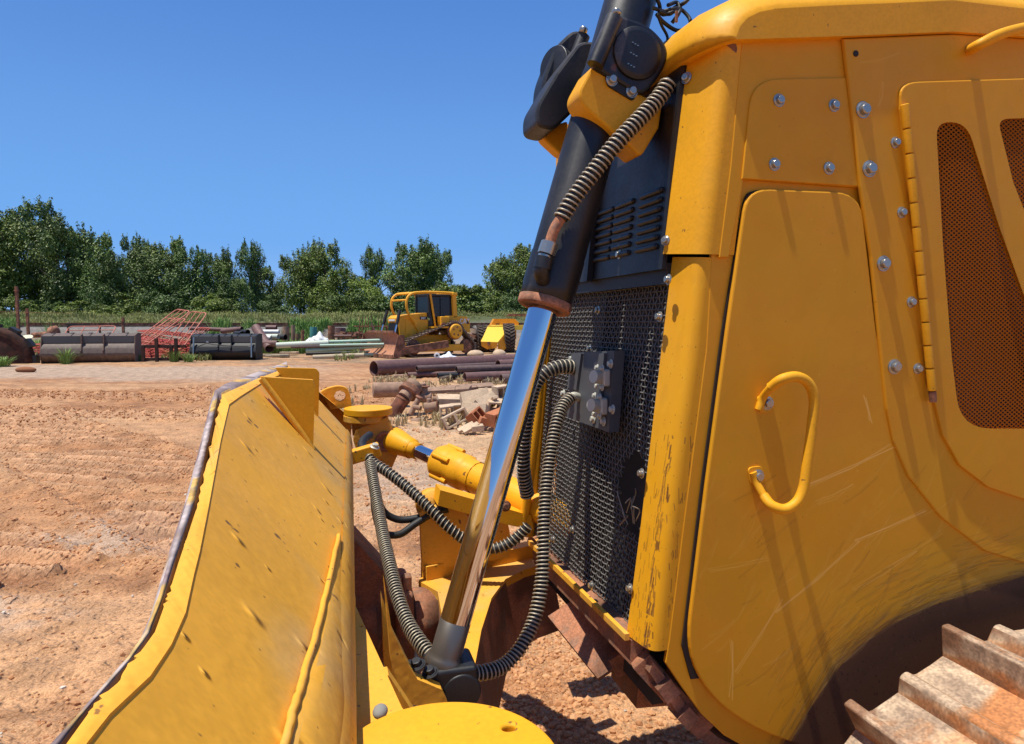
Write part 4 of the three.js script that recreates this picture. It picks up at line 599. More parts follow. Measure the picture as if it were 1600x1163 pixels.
// ---------------------------------------------------------------- railway bank, trees, grass
{
  const t = thing('railway_track', 'long railway track on grey ballast bank in front of the trees', 'railway');
  const y0 = 1.36;
  for (const z of [-46.0, -47.45]) part('rail', [box(150, 0.03, 0.07, -5, y0 + 0.24, z), box(150, 0.12, 0.02, -5, y0 + 0.165, z), box(150, 0.02, 0.13, -5, y0 + 0.095, z)], M.rustDark, t);
  const ties = []; for (let x = -60; x < 50; x += 0.55) ties.push(box(0.24, 0.2, 2.5, x + rr(-0.04, 0.04), y0 - 0.02, -46.7)); const ty = part('sleepers', ties, std({ color: 0x4a4038, roughness: 0.95 }), t); ty.userData.kind = 'stuff';
}
function crown(sd, lobesN, leaves, leafSize, spread) { // unit tree: height 1, half width 0.5
  seed = sd; const lobes = [], pos = [], col = [];
  for (let i = 0; i < lobesN; i++) { const h = 0.10 + 0.82 * Math.pow(rnd(), 0.85), wid = 0.40 * Math.sqrt(Math.max(0.03, 1 - ((h - 0.40) / 0.60) ** 2)), an = rr(0, 6.283), q = Math.sqrt(rnd()) * wid, r = rr(0.12, 0.21) * (1 - 0.5 * sst(0.6, 0.95, h)); lobes.push([Math.cos(an) * q, h, Math.sin(an) * q, r, rr(0.7, 1.25)]); }
  const v = V3(), a = V3(), b = V3(), n = V3(), tw = [];
  for (let i = 0; i < lobesN * 7; i++) { const L = lobes[i % lobesN]; v.set(rr(-1, 1), rr(-0.4, 1.2), rr(-1, 1)).normalize(); tw.push([L[0] + v.x * L[3] * 0.8, L[1] + v.y * L[3] * 0.8, L[2] + v.z * L[3] * 0.8, v.x * 0.5, Math.abs(v.y) + 0.35, v.z * 0.5, rr(0.03, 0.08), L[4]]); }
  for (let i = 0; i < leaves; i++) {
    let cx, cy, cz, tone; v.set(rr(-1, 1), rr(-1, 1), rr(-1, 1)); if (v.length() > 1 || v.length() < 0.1) { i--; continue; } v.normalize();
    if (rnd() < 0.26) { const T = tw[Math.floor(rnd() * tw.length)], k = rnd() * T[6], j = 0.022 * (1 - k * 3); cx = T[0] + T[3] * k + v.x * j; cy = T[1] + T[4] * k + v.y * j; cz = T[2] + T[5] * k + v.z * j; tone = T[7]; }
    else { const L = lobes[Math.floor(rnd() * lobesN)], rad = L[3] * (0.55 + spread * Math.pow(rnd(), 0.7)); cx = L[0] + v.x * rad; cy = L[1] + v.y * rad * 0.9; cz = L[2] + v.z * rad; tone = L[4]; }
    if (cy < 0.02) continue; n.copy(v).add(V3(rr(-0.9, 0.9), rr(-0.2, 1.5), rr(-0.9, 0.9))).normalize();
    a.set(rr(-1, 1), rr(-1, 1), rr(-1, 1)).cross(n).normalize(); b.copy(n).cross(a); const s = leafSize * rr(0.55, 1.3), w = s * rr(0.35, 0.6), f = s * 0.18;
    const P = (u, k, o) => [cx + a.x * u + b.x * k + n.x * o, cy + a.y * u + b.y * k + n.y * o, cz + a.z * u + b.z * k + n.z * o];
    const p = [P(-s, 0, -f), P(0, -w, 0), P(s, 0, -f), P(0, w, 0)]; pos.push(...p[0], ...p[1], ...p[2], ...p[0], ...p[2], ...p[3]);
    const k = rnd(), c = mixc([0.058, 0.108, 0.013], [0.205, 0.270, 0.045], k * k * 0.6 + rnd() * 0.35).map((q) => q * tone); for (let q = 0; q < 6; q++) col.push(...c);
  }
  const g = new THREE.BufferGeometry(); g.setAttribute('position', new THREE.Float32BufferAttribute(pos, 3)); g.setAttribute('color', new THREE.Float32BufferAttribute(col, 3)); g.computeVertexNormals(); return g;
}
function limbs(sd) { seed = sd; const l = [tube(curve([V3(0, -0.05, 0), V3(rr(-0.02, 0.02), 0.2, 0), V3(rr(-0.03, 0.03), 0.45, rr(-0.02, 0.02)), V3(rr(-0.05, 0.05), 0.8, 0)]), 0.014, 12, 7)]; for (let i = 0; i < 7; i++) { const h = rr(0.1, 0.5), an = rr(0, 6.28), q = rr(0.2, 0.38); l.push(tube(curve([V3(0, h, 0), V3(Math.cos(an) * q * 0.5, h + 0.1, Math.sin(an) * q * 0.5), V3(Math.cos(an) * q, h + rr(0.18, 0.34), Math.sin(an) * q)]), 0.006, 8, 5)); } return boxUV(merge(l)); }
const crowns = [crown(11, 30, 23000, 0.0145, 0.55), crown(23, 26, 22000, 0.015, 0.55), crown(37, 34, 24000, 0.0145, 0.55), crown(51, 20, 12000, 0.016, 0.6), crown(67, 28, 22000, 0.015, 0.55), crown(71, 20, 8500, 0.024, 0.55), crown(73, 24, 9000, 0.023, 0.55)];
const trunks = [limbs(5), limbs(6), limbs(7)];
const leafMats = [[1, 1, 1], [1.25, 1.15, 0.9], [0.8, 0.9, 0.9], [1.5, 1.35, 1.0], [1.15, 1.2, 1.3]].map(([r, g, b]) => std({ color: new THREE.Color(r, g, b), vertexColors: true, roughness: 0.5 }));
const bark = std({ color: 0x4b4038, roughness: 0.95 });
const marks = [[-30, 50, 'the dark rusty drum'], [50, 200, 'the brown bucket'], [200, 300, 'the red gates'], [300, 400, 'the black bucket'], [400, 460, 'the pipe heap'], [460, 540, 'the white tarpaulin'], [540, 615, 'the far blade'], [615, 735, 'the far cab'], [735, 860, 'the yellow scraper']];
const usedL = {};
function tree(px, topY, wpx, D, va, mat, k, base = 2.05) {
  const p = at(px, 503, D), H = EYE + (503 - topY) / FOC * D - base + 0.3, w = wpx / FOC * D, bush = k === 'b', mk = marks.find((m) => px >= m[0] && px < m[1]);
  let label = mk ? `${LT[k]} behind ${mk[2]}` : `${LT[k]} beyond the yard`; const tones = ['', ', dark leaved', ', pale leaved', ', tall and rounded', ', narrow topped']; const n = usedL[label] = (usedL[label] ?? -1) + 1; if (mk && n && n < 5 && !bush) label += tones[n];
  const t = thing(bush ? 'bush' : 'tree', label, bush ? 'bush' : 'tree', bush ? 'bushes in front of the tree line' : 'trees in the tree line behind the railway', V3(p.x, base - 0.3, p.z), px * 0.37);
  const c = shared('crown', crowns[va], leafMats[mat], t), q = shared('trunk', trunks[va % 3], bark, t); c.scale.set(w, H, w * 0.9); q.scale.set(H * 0.8, H, H * 0.8); return t;
}
const LT = { d: 'dense dark green tree', m: 'mid green leafy tree', l: 'light green tree', s: 'slim sparse tree', b: 'low green bush below the trees' };
for (const [px, ty, w, D, va, m, k] of [
  [-220, 350, 190, 70, 1, 2, 'd'], [-120, 318, 200, 68, 2, 0, 'm'], [-45, 345, 170, 66, 1, 2, 'd'], [20, 332, 150, 65, 0, 1, 'm'], [62, 316, 130, 70, 2, 0, 'd'], [105, 345, 130, 64, 4, 0, 'm'], [150, 362, 110, 67, 1, 1, 'm'], [178, 392, 100, 63, 2, 2, 'd'], [213, 368, 75, 74, 3, 0, 's'], [240, 392, 110, 65, 0, 0, 'm'], [268, 373, 105, 69, 2, 1, 'm'], [308, 384, 100, 66, 1, 2, 'd'], [345, 392, 80, 68, 4, 0, 'd'], [362, 428, 75, 63, 2, 2, 'd'],
  [395, 376, 62, 68, 3, 2, 's'], [425, 415, 85, 72, 1, 0, 'm'], [470, 395, 100, 67, 0, 1, 'l'], [505, 378, 105, 70, 4, 1, 'l'], [535, 420, 100, 66, 2, 1, 'm'], [575, 432, 100, 65, 1, 3, 'l'], [583, 385, 62, 76, 3, 0, 's'], [625, 415, 95, 70, 3, 4, 'm'], [650, 378, 110, 74, 4, 4, 'm'], [682, 383, 85, 75, 0, 4, 'm'], [700, 440, 90, 68, 2, 0, 'd'], [738, 445, 90, 68, 1, 1, 'l'],
  [790, 400, 90, 68, 4, 1, 'l'], [832, 383, 110, 70, 0, 1, 'l'], [880, 400, 120, 72, 2, 0, 'm'], [960, 380, 140, 70, 1, 0, 'm'], [1060, 390, 160, 72, 4, 1, 'm']]) tree(px, ty, w, D, va, m, k);
for (let i = 0, px = -180; px < 1000; px += 34 + rr(-8, 12), i++) { const D = rr(57.5, 61); if (Math.abs(px - 455) < 14 || Math.abs(px - 400) < 10) continue; tree(px, rr(452, 474) - (px > 560 && px < 780 ? 8 : 0), rr(62, 96), D, [5, 6][i % 2], [0, 2, 1, 3, 2][(i * 7) % 5], 'b', 1.75); }

function tuft(sd, n, h, spread) { seed = sd; const pos = []; for (let i = 0; i < n; i++) { const an = rr(0, 6.28), o = rr(0, spread * 0.4), x = Math.cos(an) * o, z = Math.sin(an) * o, H = h * rr(0.55, 1.1), q = spread * rr(0.3, 1), w = 0.012 * rr(0.7, 1.4), ex = x + Math.cos(an) * q, ez = z + Math.sin(an) * q, wx = -Math.sin(an) * w, wz = Math.cos(an) * w, mx = x + Math.cos(an) * q * 0.35, mz = z + Math.sin(an) * q * 0.35, mh = H * 0.7; pos.push(x - wx, 0, z - wz, x + wx, 0, z + wz, mx + wx * 0.8, mh, mz + wz * 0.8, x - wx, 0, z - wz, mx + wx * 0.8, mh, mz + wz * 0.8, mx - wx * 0.8, mh, mz - wz * 0.8, mx - wx * 0.8, mh, mz - wz * 0.8, mx + wx * 0.8, mh, mz + wz * 0.8, ex, H, ez); } const g = new THREE.BufferGeometry(); g.setAttribute('position', new THREE.Float32BufferAttribute(pos, 3)); g.computeVertexNormals(); return g; }
function scatter(name, label, geo, mat, n, place, cols, cat = 'grass') {
  const m = new THREE.InstancedMesh(geo, mat, n), o = new THREE.Object3D(); let k = 0;
  for (let i = 0; i < n; i++) { const q = place(); if (!q) continue; o.position.set(q[0], groundH(q[0], q[1]) + (q[4] ?? -0.02), q[1]); o.rotation.set((q[3] ?? 0) * rr(-1, 1), rr(0, 6.28), (q[3] ?? 0) * rr(-1, 1)); o.scale.setScalar(q[2]); if (q[5]) o.scale.multiply(q[5]); o.updateMatrix(); m.setMatrixAt(k, o.matrix); const c = mixc(cols[0], cols[1], rnd()); m.setColorAt(k, new THREE.Color(c[0], c[1], c[2])); k++; }
  m.count = k; m.name = name; m.userData = { label, category: cat, kind: 'stuff' }; m.castShadow = m.receiveShadow = true; scene.add(m); return m;
}
const gTuft = tuft(3, 11, 0.55, 0.28), gFine = tuft(9, 9, 0.28, 0.12), mGrass = std({ color: 0xffffff, roughness: 0.8 });
scatter('bank_grass', 'yellow green tall grass covering the bank behind the rails', gTuft, mGrass, 15000, () => { const x = rr(-70, 45), z = -49.5 - Math.pow(rnd(), 1.3) * 8, k = fbm(x * 0.4, z * 0.8, 3, 0, 77); return k < 0.36 ? null : [x, z, rr(0.25, 0.55) + (k - 0.36) * 1.3]; }, [[0.20, 0.24, 0.05], [0.42, 0.38, 0.14]]);
scatter('trackside_weeds', 'bright green weeds at the foot of the railway bank', gTuft, mGrass, 9000, () => { const x = rr(-45, -7), z = rr(-45, -36); if (fbm(x * 0.35, 4, 3) < 0.40 + (z < -41 ? 0.06 : 0)) return null; return [x, z, rr(0.6, 1.5)]; }, [[0.10, 0.20, 0.035], [0.24, 0.36, 0.08]]);
scatter('yard_grass', 'short green grass tufts along the edge of the yard', gFine, mGrass, 2200, () => { const x = rr(-26, -4); if (fbm(x * 0.6, 9, 3) < 0.46) return null; return [x, rr(-35, -29), rr(0.6, 1.5)]; }, [[0.14, 0.20, 0.04], [0.36, 0.34, 0.13]]);
scatter('dry_grass', 'dry straw coloured grass among the pipes and rubble', gFine, mGrass, 1500, () => { const x = rr(-4, 1.0), z = rr(-21, -10); if (fbm(x * 0.9, z * 0.9, 3, 0, 9) < 0.5) return null; return [x, z, rr(0.35, 0.9)]; }, [[0.42, 0.32, 0.16], [0.56, 0.46, 0.26]]);
{ // crumbs of soil and gravel
  const ico = (sd) => { const g = new THREE.IcosahedronGeometry(1, 0), p = g.attributes.position; for (let i = 0; i < p.count; i++) { const k = 0.7 + 0.6 * hash(Math.round(p.getX(i) * 50), Math.round(p.getY(i) * 50), Math.round(p.getZ(i) * 50) + sd); p.setXYZ(i, p.getX(i) * k, p.getY(i) * k * 0.75, p.getZ(i) * k); } g.computeVertexNormals(); return g; };
  const mClod = std({ color: 0xffffff, roughness: 1 });
  const clodAt = (x, z) => sst(0.47, 0.66, fbm(x * 0.9 + 3, z * 0.9, 4, 0, 216));
  scatter('soil_clods', 'loose red soil clods scattered over the yard', ico(1), mClod, 210000, () => { const d = 2.2 + Math.pow(rnd(), 1.5) * 15, x = rr(-0.95, 0.45) * d; const z = -d, [o] = trailAt(x, z); if (o < 0.92 && d > 4) { if (rnd() > Math.pow(tread(x, z + 0.035), 2.5) * 1.1) return null; return [x, z, 0.006 + 0.011 * rnd() * rnd() + d * 0.0006, 1, 0.0]; } if (rnd() > 0.025 + clodAt(x, z) * clodAt(x, z) * (x > -1.3 && d < 6 ? 0.9 : 0.4) + (o > 0.9 && o < 1.3 ? 0.4 : 0)) return null; return [x, z, (0.003 + Math.pow(rnd(), 5) * 0.016) * (1 + d * 0.05), 1, 0.0]; }, [[0.40, 0.175, 0.07], [0.60, 0.32, 0.15]], 'soil');
  scatter('loose_gravel', 'small pale stones lying on the red soil', ico(5), mClod, 9000, () => { const d = 2.4 + Math.pow(rnd(), 1.5) * 14, x = rr(-0.95, 0.45) * d, c = zoneColour(x, -d); if (rnd() > (c[2] > 0.24 ? 0.8 : 0.03)) return null; return [x, -d, 0.004 + Math.pow(rnd(), 3) * 0.012, 1, 0.002]; }, [[0.40, 0.32, 0.25], [0.66, 0.56, 0.45]], 'gravel');
}

// ---------------------------------------------------------------- things in the yard
const onTop = (px, D, h = 0) => { const p = at(px, 503, D); return V3(p.x, h + groundH(p.x, p.z), p.z); };
const mPipe = [std({ map: tSoil, color: new THREE.Color(0.215, 0.110, 0.094), roughness: 0.6 }), std({ map: tSoil, color: new THREE.Color(0.17, 0.105, 0.092), roughness: 0.65 }), std({ map: tSoil, color: new THREE.Color(0.46, 0.285, 0.19), roughness: 0.9 })];
const mGreen = std({ color: 0x9fb8a4, roughness: 0.55 }), mTeal = std({ color: 0x4f8f86, roughness: 0.6 }), mPale = std({ color: 0xb9bfae, roughness: 0.6 }), mBlk = std({ color: 0x1d1d1f, roughness: 0.6 });
function pipe(label, group, a, b, R, mat, wall = 0.012) { const m = single('steel_pipe', hollow(a, b, R, R - Math.max(wall, R * 0.08), 28), mat, label, 'pipe', group); return m; }
{ // long pipes lying in front of the far machines
  const G = 'long brown pipes lying on the ground before the far bulldozer';
  const put = (px, py, rpx, D, dir, L, mat, label) => { const a = at(px, py, D), R = rpx / FOC * D; pipe(label, G, a, a.clone().addScaledVector(V3(...dir).normalize(), L), R, mat); };
  put(584, 576, 12.2, 20.6, [0.70, 0, -0.714], 11.5, mPipe[0], 'thickest long brown steel pipe, behind the thinner pipes near the brick pile');
  put(651, 576, 4.6, 20.2, [0.80, 0, -0.6], 8, mPipe[1], 'thin brown pipe resting beside the thickest brown pipe');
  put(713, 577.5, 5.6, 19.6, [0.88, 0, -0.47], 7, mPipe[1], 'thin grey coated pipe between the two rows of brown pipe ends');
  put(637, 586, 4.2, 20.2, [0.93, 0, -0.36], 7.5, mPipe[0], 'thin red brown pipe with wire wrapped round its open end');
  put(684, 587, 4.6, 19.4, [0.93, 0, -0.36], 6, mBlk, 'thin black coated pipe among the brown pipes');
  put(726, 589.5, 7.4, 18.4, [0.90, 0, -0.43], 7, mPipe[0], 'medium brown pipe with open end above the sticks');
  put(778, 570.5, 8.2, 20.6, [0.85, 0, -0.52], 7, mPipe[0], 'medium brown pipe lying on top of the pile beside the chrome rod');
  put(783, 592.5, 8, 17.8, [0.92, 0, -0.39], 6, mPipe[1], 'medium brown pipe lowest on the pile behind the chrome rod');
  put(614, 588.5, 3.2, 20.2, [0.96, 0, -0.28], 6, mPipe[2], 'thin brown pipe almost buried under the others');
  for (const [px, D] of [[700, 19.6], [765, 19.0]]) { const a = onTop(px, D, 0.06); single('timber_block', beam(a.clone().add(V3(-0.1, 0, 0.9)), a.clone().add(V3(0.3, 0, -1.2)), 0.16, 0.14), std({ color: 0x5a4838, roughness: 0.95 }), 'rough timber block under the long brown pipes', 'timber', 'timber blocks under the pipes'); }
}
{ // fittings heap
  const c = at(604, 609.5, 13.4), R = 0.15; const t = thing('pipe_section', 'short fat tan brown pipe section lying beside the elbow', 'pipe'); part('barrel', hollow(c.clone().add(V3(-0.25, 0, 0.06)), c.clone().add(V3(0.30, 0.0, -0.10)), R, R - 0.02, 32), mPipe[2], t); part('end_cap', turned(c.clone().add(V3(-0.26, 0, 0.062)), V3(1, 0, -0.3), [[0, 0], [0, R - 0.03], [0.03, R + 0.004], [0.05, R + 0.004], [0.05, R - 0.01]], 32), mPipe[2], t);
  const e = thing('pipe_elbow', 'large rusty pipe elbow with collar standing on its end', 'pipe fitting'), a = at(613, 652, 12.2), b = at(631, 622, 12.3), d = at(646, 604, 12.5);
  part('lower_barrel', tube(curve([a.clone().add(V3(0, -0.12, 0)), a, b.clone()]), 0.125, 30, 26), std({ map: tRust, color: 0xe8d4d0, roughness: 0.9 }), e); part('weld_ring', turned(b, b.clone().sub(a), [[-0.05, 0.12], [-0.045, 0.134], [-0.02, 0.134], [-0.015, 0.12]], 28), M.rustDark, e); part('upper_barrel', tube(curve([b, b.clone().lerp(d, 0.5), d]), 0.13, 20, 26), mPipe[2], e); part('collar', turned(b.clone().lerp(d, 0.35), d.clone().sub(b), [[0, 0.12], [0, 0.19], [0.03, 0.2], [0.13, 0.185], [0.15, 0.17], [0.15, 0.12]], 30), M.rustDark, e); part('mouth', hollow(b.clone().lerp(d, 0.8), d.clone().addScaledVector(d.clone().sub(b), 0.15), 0.165, 0.13, 28), M.dusty, e);
  const v = (label, px, py, D, list) => { const o = thing('rusty_valve', label, 'pipe fitting', null, at(px, py, D)); for (const [nm, p, q, r] of list) part(nm, turned(V3(...p), V3(q[0] - p[0], q[1] - p[1], q[2] - p[2]), (() => { const L = Math.hypot(q[0] - p[0], q[1] - p[1], q[2] - p[2]); return [[0, 0], [0, r * 0.9], [0.012, r], [L - 0.012, r], [L, r * 0.9], [L, 0]]; })(), 22), nm === 'flange' ? M.rustDark : mPipe[2], o); };
  v('rusty valve body with a domed bonnet behind the elbow', 662, 612, 12.6, [['body', [-0.12, -0.1, 0], [0.14, -0.12, 0], 0.1], ['bonnet', [0, -0.12, 0], [0, 0.08, 0], 0.075], ['flange', [0, 0.08, 0], [0, 0.11, 0], 0.11], ['stem', [0, 0.1, 0], [0, 0.16, 0], 0.05]]);
  v('tan tee fitting leaning against the rusty elbow', 646, 636, 12.0, [['body', [-0.06, -0.14, 0], [0.1, 0.16, -0.05], 0.05], ['branch', [0.0, 0.0, 0], [0.14, -0.02, 0.05], 0.045], ['flange', [0.09, 0.15, -0.05], [0.105, 0.18, -0.05], 0.07]]);
  v('small rusty flanged stub on the fittings heap', 672, 632, 11.8, [['body', [-0.1, -0.06, 0], [0.12, -0.04, 0], 0.09], ['flange', [0.12, -0.04, 0], [0.145, -0.04, 0], 0.13], ['neck', [-0.02, -0.02, 0], [-0.02, 0.1, 0], 0.04]]);
  v('small open ended rusty nipple near the stones', 686, 622, 12.4, [['body', [-0.12, -0.02, 0], [0.12, -0.03, 0], 0.05], ['flange', [0.06, -0.03, 0], [0.085, -0.03, 0], 0.07]]);
  v('squat tan reducer half sunk at the foot of the elbow', 650, 655, 11.6, [['body', [-0.08, -0.08, 0], [0.14, -0.06, 0], 0.09], ['flange', [0.14, -0.06, 0], [0.16, -0.06, 0], 0.105]]);
}
{ // hollow concrete blocks, broken stones
  const hb = (() => { const s = shapeOf([[-0.2, -0.1], [0.2, -0.1], [0.2, 0.1], [-0.2, 0.1]], [rounded([[-0.165, -0.068, 0.02], [-0.165, 0.068, 0.02], [-0.02, 0.068, 0.02], [-0.02, -0.068, 0.02]]), rounded([[0.02, -0.068, 0.02], [0.02, 0.068, 0.02], [0.165, 0.068, 0.02], [0.165, -0.068, 0.02]])]); const g = new THREE.ExtrudeGeometry(s, { depth: 0.18, bevelEnabled: true, bevelSize: 0.005, bevelThickness: 0.005, bevelOffset: -0.005, bevelSegments: 1 }); g.translate(0, 0, -0.09); return boxUV(g); })();
  const half = (() => { const g = hb.clone(); g.scale(0.55, 1, 1); return g; })();
  const blk = (label, px, py, D, rx, ry, rz, mat = M.conc, geo = hb, sc = 1) => { const m = single('hollow_block', geo.clone(), mat, label, 'concrete block', 'concrete blocks in the rubble pile'); m.position.copy(at(px, py, D)); m.rotation.set(rx, ry, rz, 'YXZ'); m.scale.setScalar(sc); };
  blk('hollow block tipped on edge showing both holes to the yard', 711, 654, 10.6, -0.15, 0.3, 0.42);
  blk('hollow block leaning high at the top of the pile with its flat face up', 742, 623, 11.2, 1.0, 0.5, 0.30, M.conc, hb, 1.15);
  blk('hollow block lying flat in the middle of the pile', 742, 641, 10.8, 1.15, -0.30, -0.08);
  blk('reddish half block with a hole facing the yard below the middle block', 744, 651, 10.4, -0.5, 0.7, 0.5, M.concRed, half);
  blk('hollow block standing behind the pile with hole facing forward', 783, 613, 11.8, 0.0, 0.5, 0.1, M.conc, half, 1.15);
  blk('small tan half block at the edge nearest the elbow', 698, 643, 11.0, 0.1, 0.2, 0.1, M.conc, half);
  blk('hollow block wedged upright at the back beside the chrome rod', 758, 630, 11.0, 0.8, 1.1, 0.4);
  blk('reddish block half hidden behind the chrome rod', 778, 652, 10.4, 0.1, 0.9, 0.15, M.concRed);
  blk('pale hollow block behind the reddish half block near the rod', 780, 635, 11.0, 0.3, 0.2, -0.1);
  const slab = (label, px, py, D, w, h, d, rx, ry, rz, mat = M.conc) => { const m = single('broken_paver', box(w, h, d, 0, 0, 0, 0.008), mat, label, 'paver', 'broken slabs in the rubble pile'); m.position.copy(at(px, py, D)); m.rotation.set(rx, ry, rz, 'YXZ'); };
  slab('narrow tan slab tipped at the front foot of the pile', 728, 668, 10.1, 0.26, 0.05, 0.10, 0.3, 0.4, 0.45); slab('second narrow tan slab leaning on the first at the front foot', 736, 669, 10.0, 0.26, 0.05, 0.10, 0.3, 0.45, 0.5); slab('pale slab chunk on the ground ahead of the reddish half block', 746, 669, 10.0, 0.18, 0.09, 0.12, 0.1, 0.2, 0.1); slab('reddish broken slab standing at the right foot of the pile', 753, 660, 10.2, 0.10, 0.16, 0.08, 0.2, 0.5, -0.3, M.concRed); slab('long pale slab leaning at the back of the pile', 765, 630, 11.1, 0.10, 0.05, 0.5, -0.5, 0.5, 0.2); slab('thin tan slab lying flat behind the small half block', 708, 634, 11.4, 0.35, 0.04, 0.2, 0, 0.3, 0.04);
  slab('pale flat stone slab between the fittings and the blocks', 706, 624, 12.0, 0.5, 0.10, 0.35, 0.15, 0.2, -0.05); slab('long pale stone slab behind the fittings', 700, 609, 13.6, 0.9, 0.07, 0.4, 0.1, -0.1, 0.06, M.dusty); slab('pale stone slab under the dry sticks', 735, 605, 14.5, 1.0, 0.07, 0.4, 0.1, 0.2, 0.05, M.dusty);
  const st = []; for (let i = 0; i < 70; i++) { const a = onTop(rr(690, 800), rr(12.5, 16), rr(0.05, 0.3)), b = a.clone().add(V3(rr(-0.6, 0.6), rr(-0.12, 0.2), rr(-0.3, 0.3))); st.push(tube(curve([a, a.clone().lerp(b, 0.5).add(V3(rr(-0.1, 0.1), rr(-0.05, 0.08), 0)), b]), rr(0.004, 0.011), 6, 5)); }
  const m = single('brushwood', st, std({ color: 0x7a6650, roughness: 1 }), 'tangle of dry grey sticks behind the rubble pile', 'brushwood'); m.userData.kind = 'stuff';
  const bb = []; for (let i = 0; i < 40; i++) { const a = onTop(rr(690, 800), rr(10.3, 12.6), 0.02); const g = new THREE.IcosahedronGeometry(rr(0.03, 0.08), 0); g.scale(rr(0.7, 1.4), rr(0.5, 0.9), rr(0.7, 1.3)); g.rotateY(rr(0, 3)); g.translate(a.x, a.y, a.z); bb.push(g); }
  blk('pale block lying on its side at the back of the pile', 722, 640, 11.6, 1.2, 0.2, 0.05); blk('tan block half buried at the back edge of the pile', 765, 618, 12.0, 1.0, -0.4, 0.1);
  const mm = single('rubble', bb, M.conc, 'small broken pieces of concrete round the block pile', 'rubble'); mm.userData.kind = 'stuff';
}
// loader buckets lying on their cutting edges, backs to the yard
function bucket(name, label, pos, turn, w, h, dp, mat, mat2, ribs) {
  const t = thing(name, label, 'bucket', 'loader buckets at the yard edge', pos, turn);
  const pr = rounded([[0, 0], [0.02, h * 0.30, 0.05], [0, h * 0.62, h * 0.14], [-0.06, h * 0.66], [-0.06, h * 0.92, 0.03], [-dp * 0.55, h, 0.05], [-dp, h * 0.98], [-dp, h * 0.93], [-dp * 0.5, h * 0.94], [-0.12, h * 0.85], [-0.12, h * 0.1], [-dp, 0.04], [-dp, 0]], 8).map(([x, y]) => V3(0, y, x));
  const loftRows = [-w / 2, w / 2].map((x) => pr.map((p) => V3(x, p.y, p.z + Math.max(0, 0.16 * Math.sin(Math.PI * Math.min(1, p.y / (h * 0.66)))) * (p.z > -0.1 ? 1 : 0))));
  part('shell', loft(loftRows, true), mat, t);
  for (const s of [-1, 1]) part('side_plate', prism([[0.06, 0], [0.20, h * 0.3], [0.05, h * 0.66], [-0.04, h * 0.93], [-dp * 0.55, h * 1.01], [-dp * 1.02, h * 0.98], [-dp * 1.05, 0.0]].map(([z, y]) => V3(s * w / 2, y, z)), V3(s * 0.03, 0, 0)), mat2, t);
  for (const f of ribs) part('hook_rib', prism([[0.16, h * 0.2], [0.22, h * 0.42], [0.10, h * 0.64], [0.07, h * 0.95], [-0.1, h * 0.99], [-0.1, h * 0.6], [0, h * 0.2]].map(([z, y]) => V3((f - 0.5) * w, y, z)), V3(0.035, 0, 0)), mat2, t);
  part('top_band', box(w * 0.99, h * 0.22, 0.03, 0, h * 0.79, -0.04), std({ color: 0x55524f, roughness: 0.7 }), t);
  for (let k = 0; k < 5; k++) part('top_rib', box(0.03, 0.03, dp * 0.5, (k - 2) * w * 0.2, h * 1.0, -dp * 0.3), mat, t);
  return t;
}
bucket('loader_bucket', 'brown rusty steel bucket with grey band resting by the green weed', V3(...onGround(140, 567.5).toArray()), 0.28, 3.35, 1.22, 1.0, std({ map: tSoil, color: new THREE.Color(0.185, 0.132, 0.104), roughness: 0.65 }), std({ map: tSoil, color: new THREE.Color(0.22, 0.14, 0.10), roughness: 0.8 }), [0.42, 0.66]);
bucket('loader_bucket', 'black painted steel bucket with shiny rams beside the brown pipes', V3(...onGround(350, 562.5).toArray()), 0.1, 2.75, 1.15, 1.0, mBlk, mBlk, [0.42, 0.62]);
{ const b = scene.getObjectByName('loader_bucket_001'); for (const s of [-1, 1]) part('ram', rod(V3(s * 1.24, 0.12, 0.24), V3(s * 1.22, 1.0, 0.10), 0.035, 0.035, 14), M.zinc, b); part('ram_hose', tube(curve([V3(-1.1, 0.55, 0.2), V3(-0.7, 0.72, 0.22), V3(-0.3, 0.68, 0.2), V3(0.4, 0.62, 0.22), V3(1.1, 0.6, 0.2)]), 0.018, 30, 8), M.rubber, b); part('coupling', turned(V3(-0.62, 0.78, 0.2), V3(0, 0, 1), [[0, 0], [0, 0.06], [0.03, 0.06], [0.03, 0]], 14), M.zinc, b); }
{ // tined fork frame standing between the buckets
  const o = onGround(257, 566); const t = thing('fork_frame', 'dark steel fork carriage frame standing between the two buckets', 'frame', null, o, 0.1), m = std({ map: tRust, color: 0x6e625a, roughness: 0.8 });
  for (const [y, w] of [[0.66, 1.75], [0.12, 1.85]]) part('crossbar', box(w, 0.13, 0.08, 0, y, 0, 0.01), m, t); for (const x of [-0.82, -0.28, 0.3, 0.5]) part('upright', box(0.13, x === -0.28 || x === 0.5 ? 1.0 : 0.66, 0.09, x, x === -0.28 || x === 0.5 ? 0.5 : 0.36, 0.05, 0.01), m, t);
}
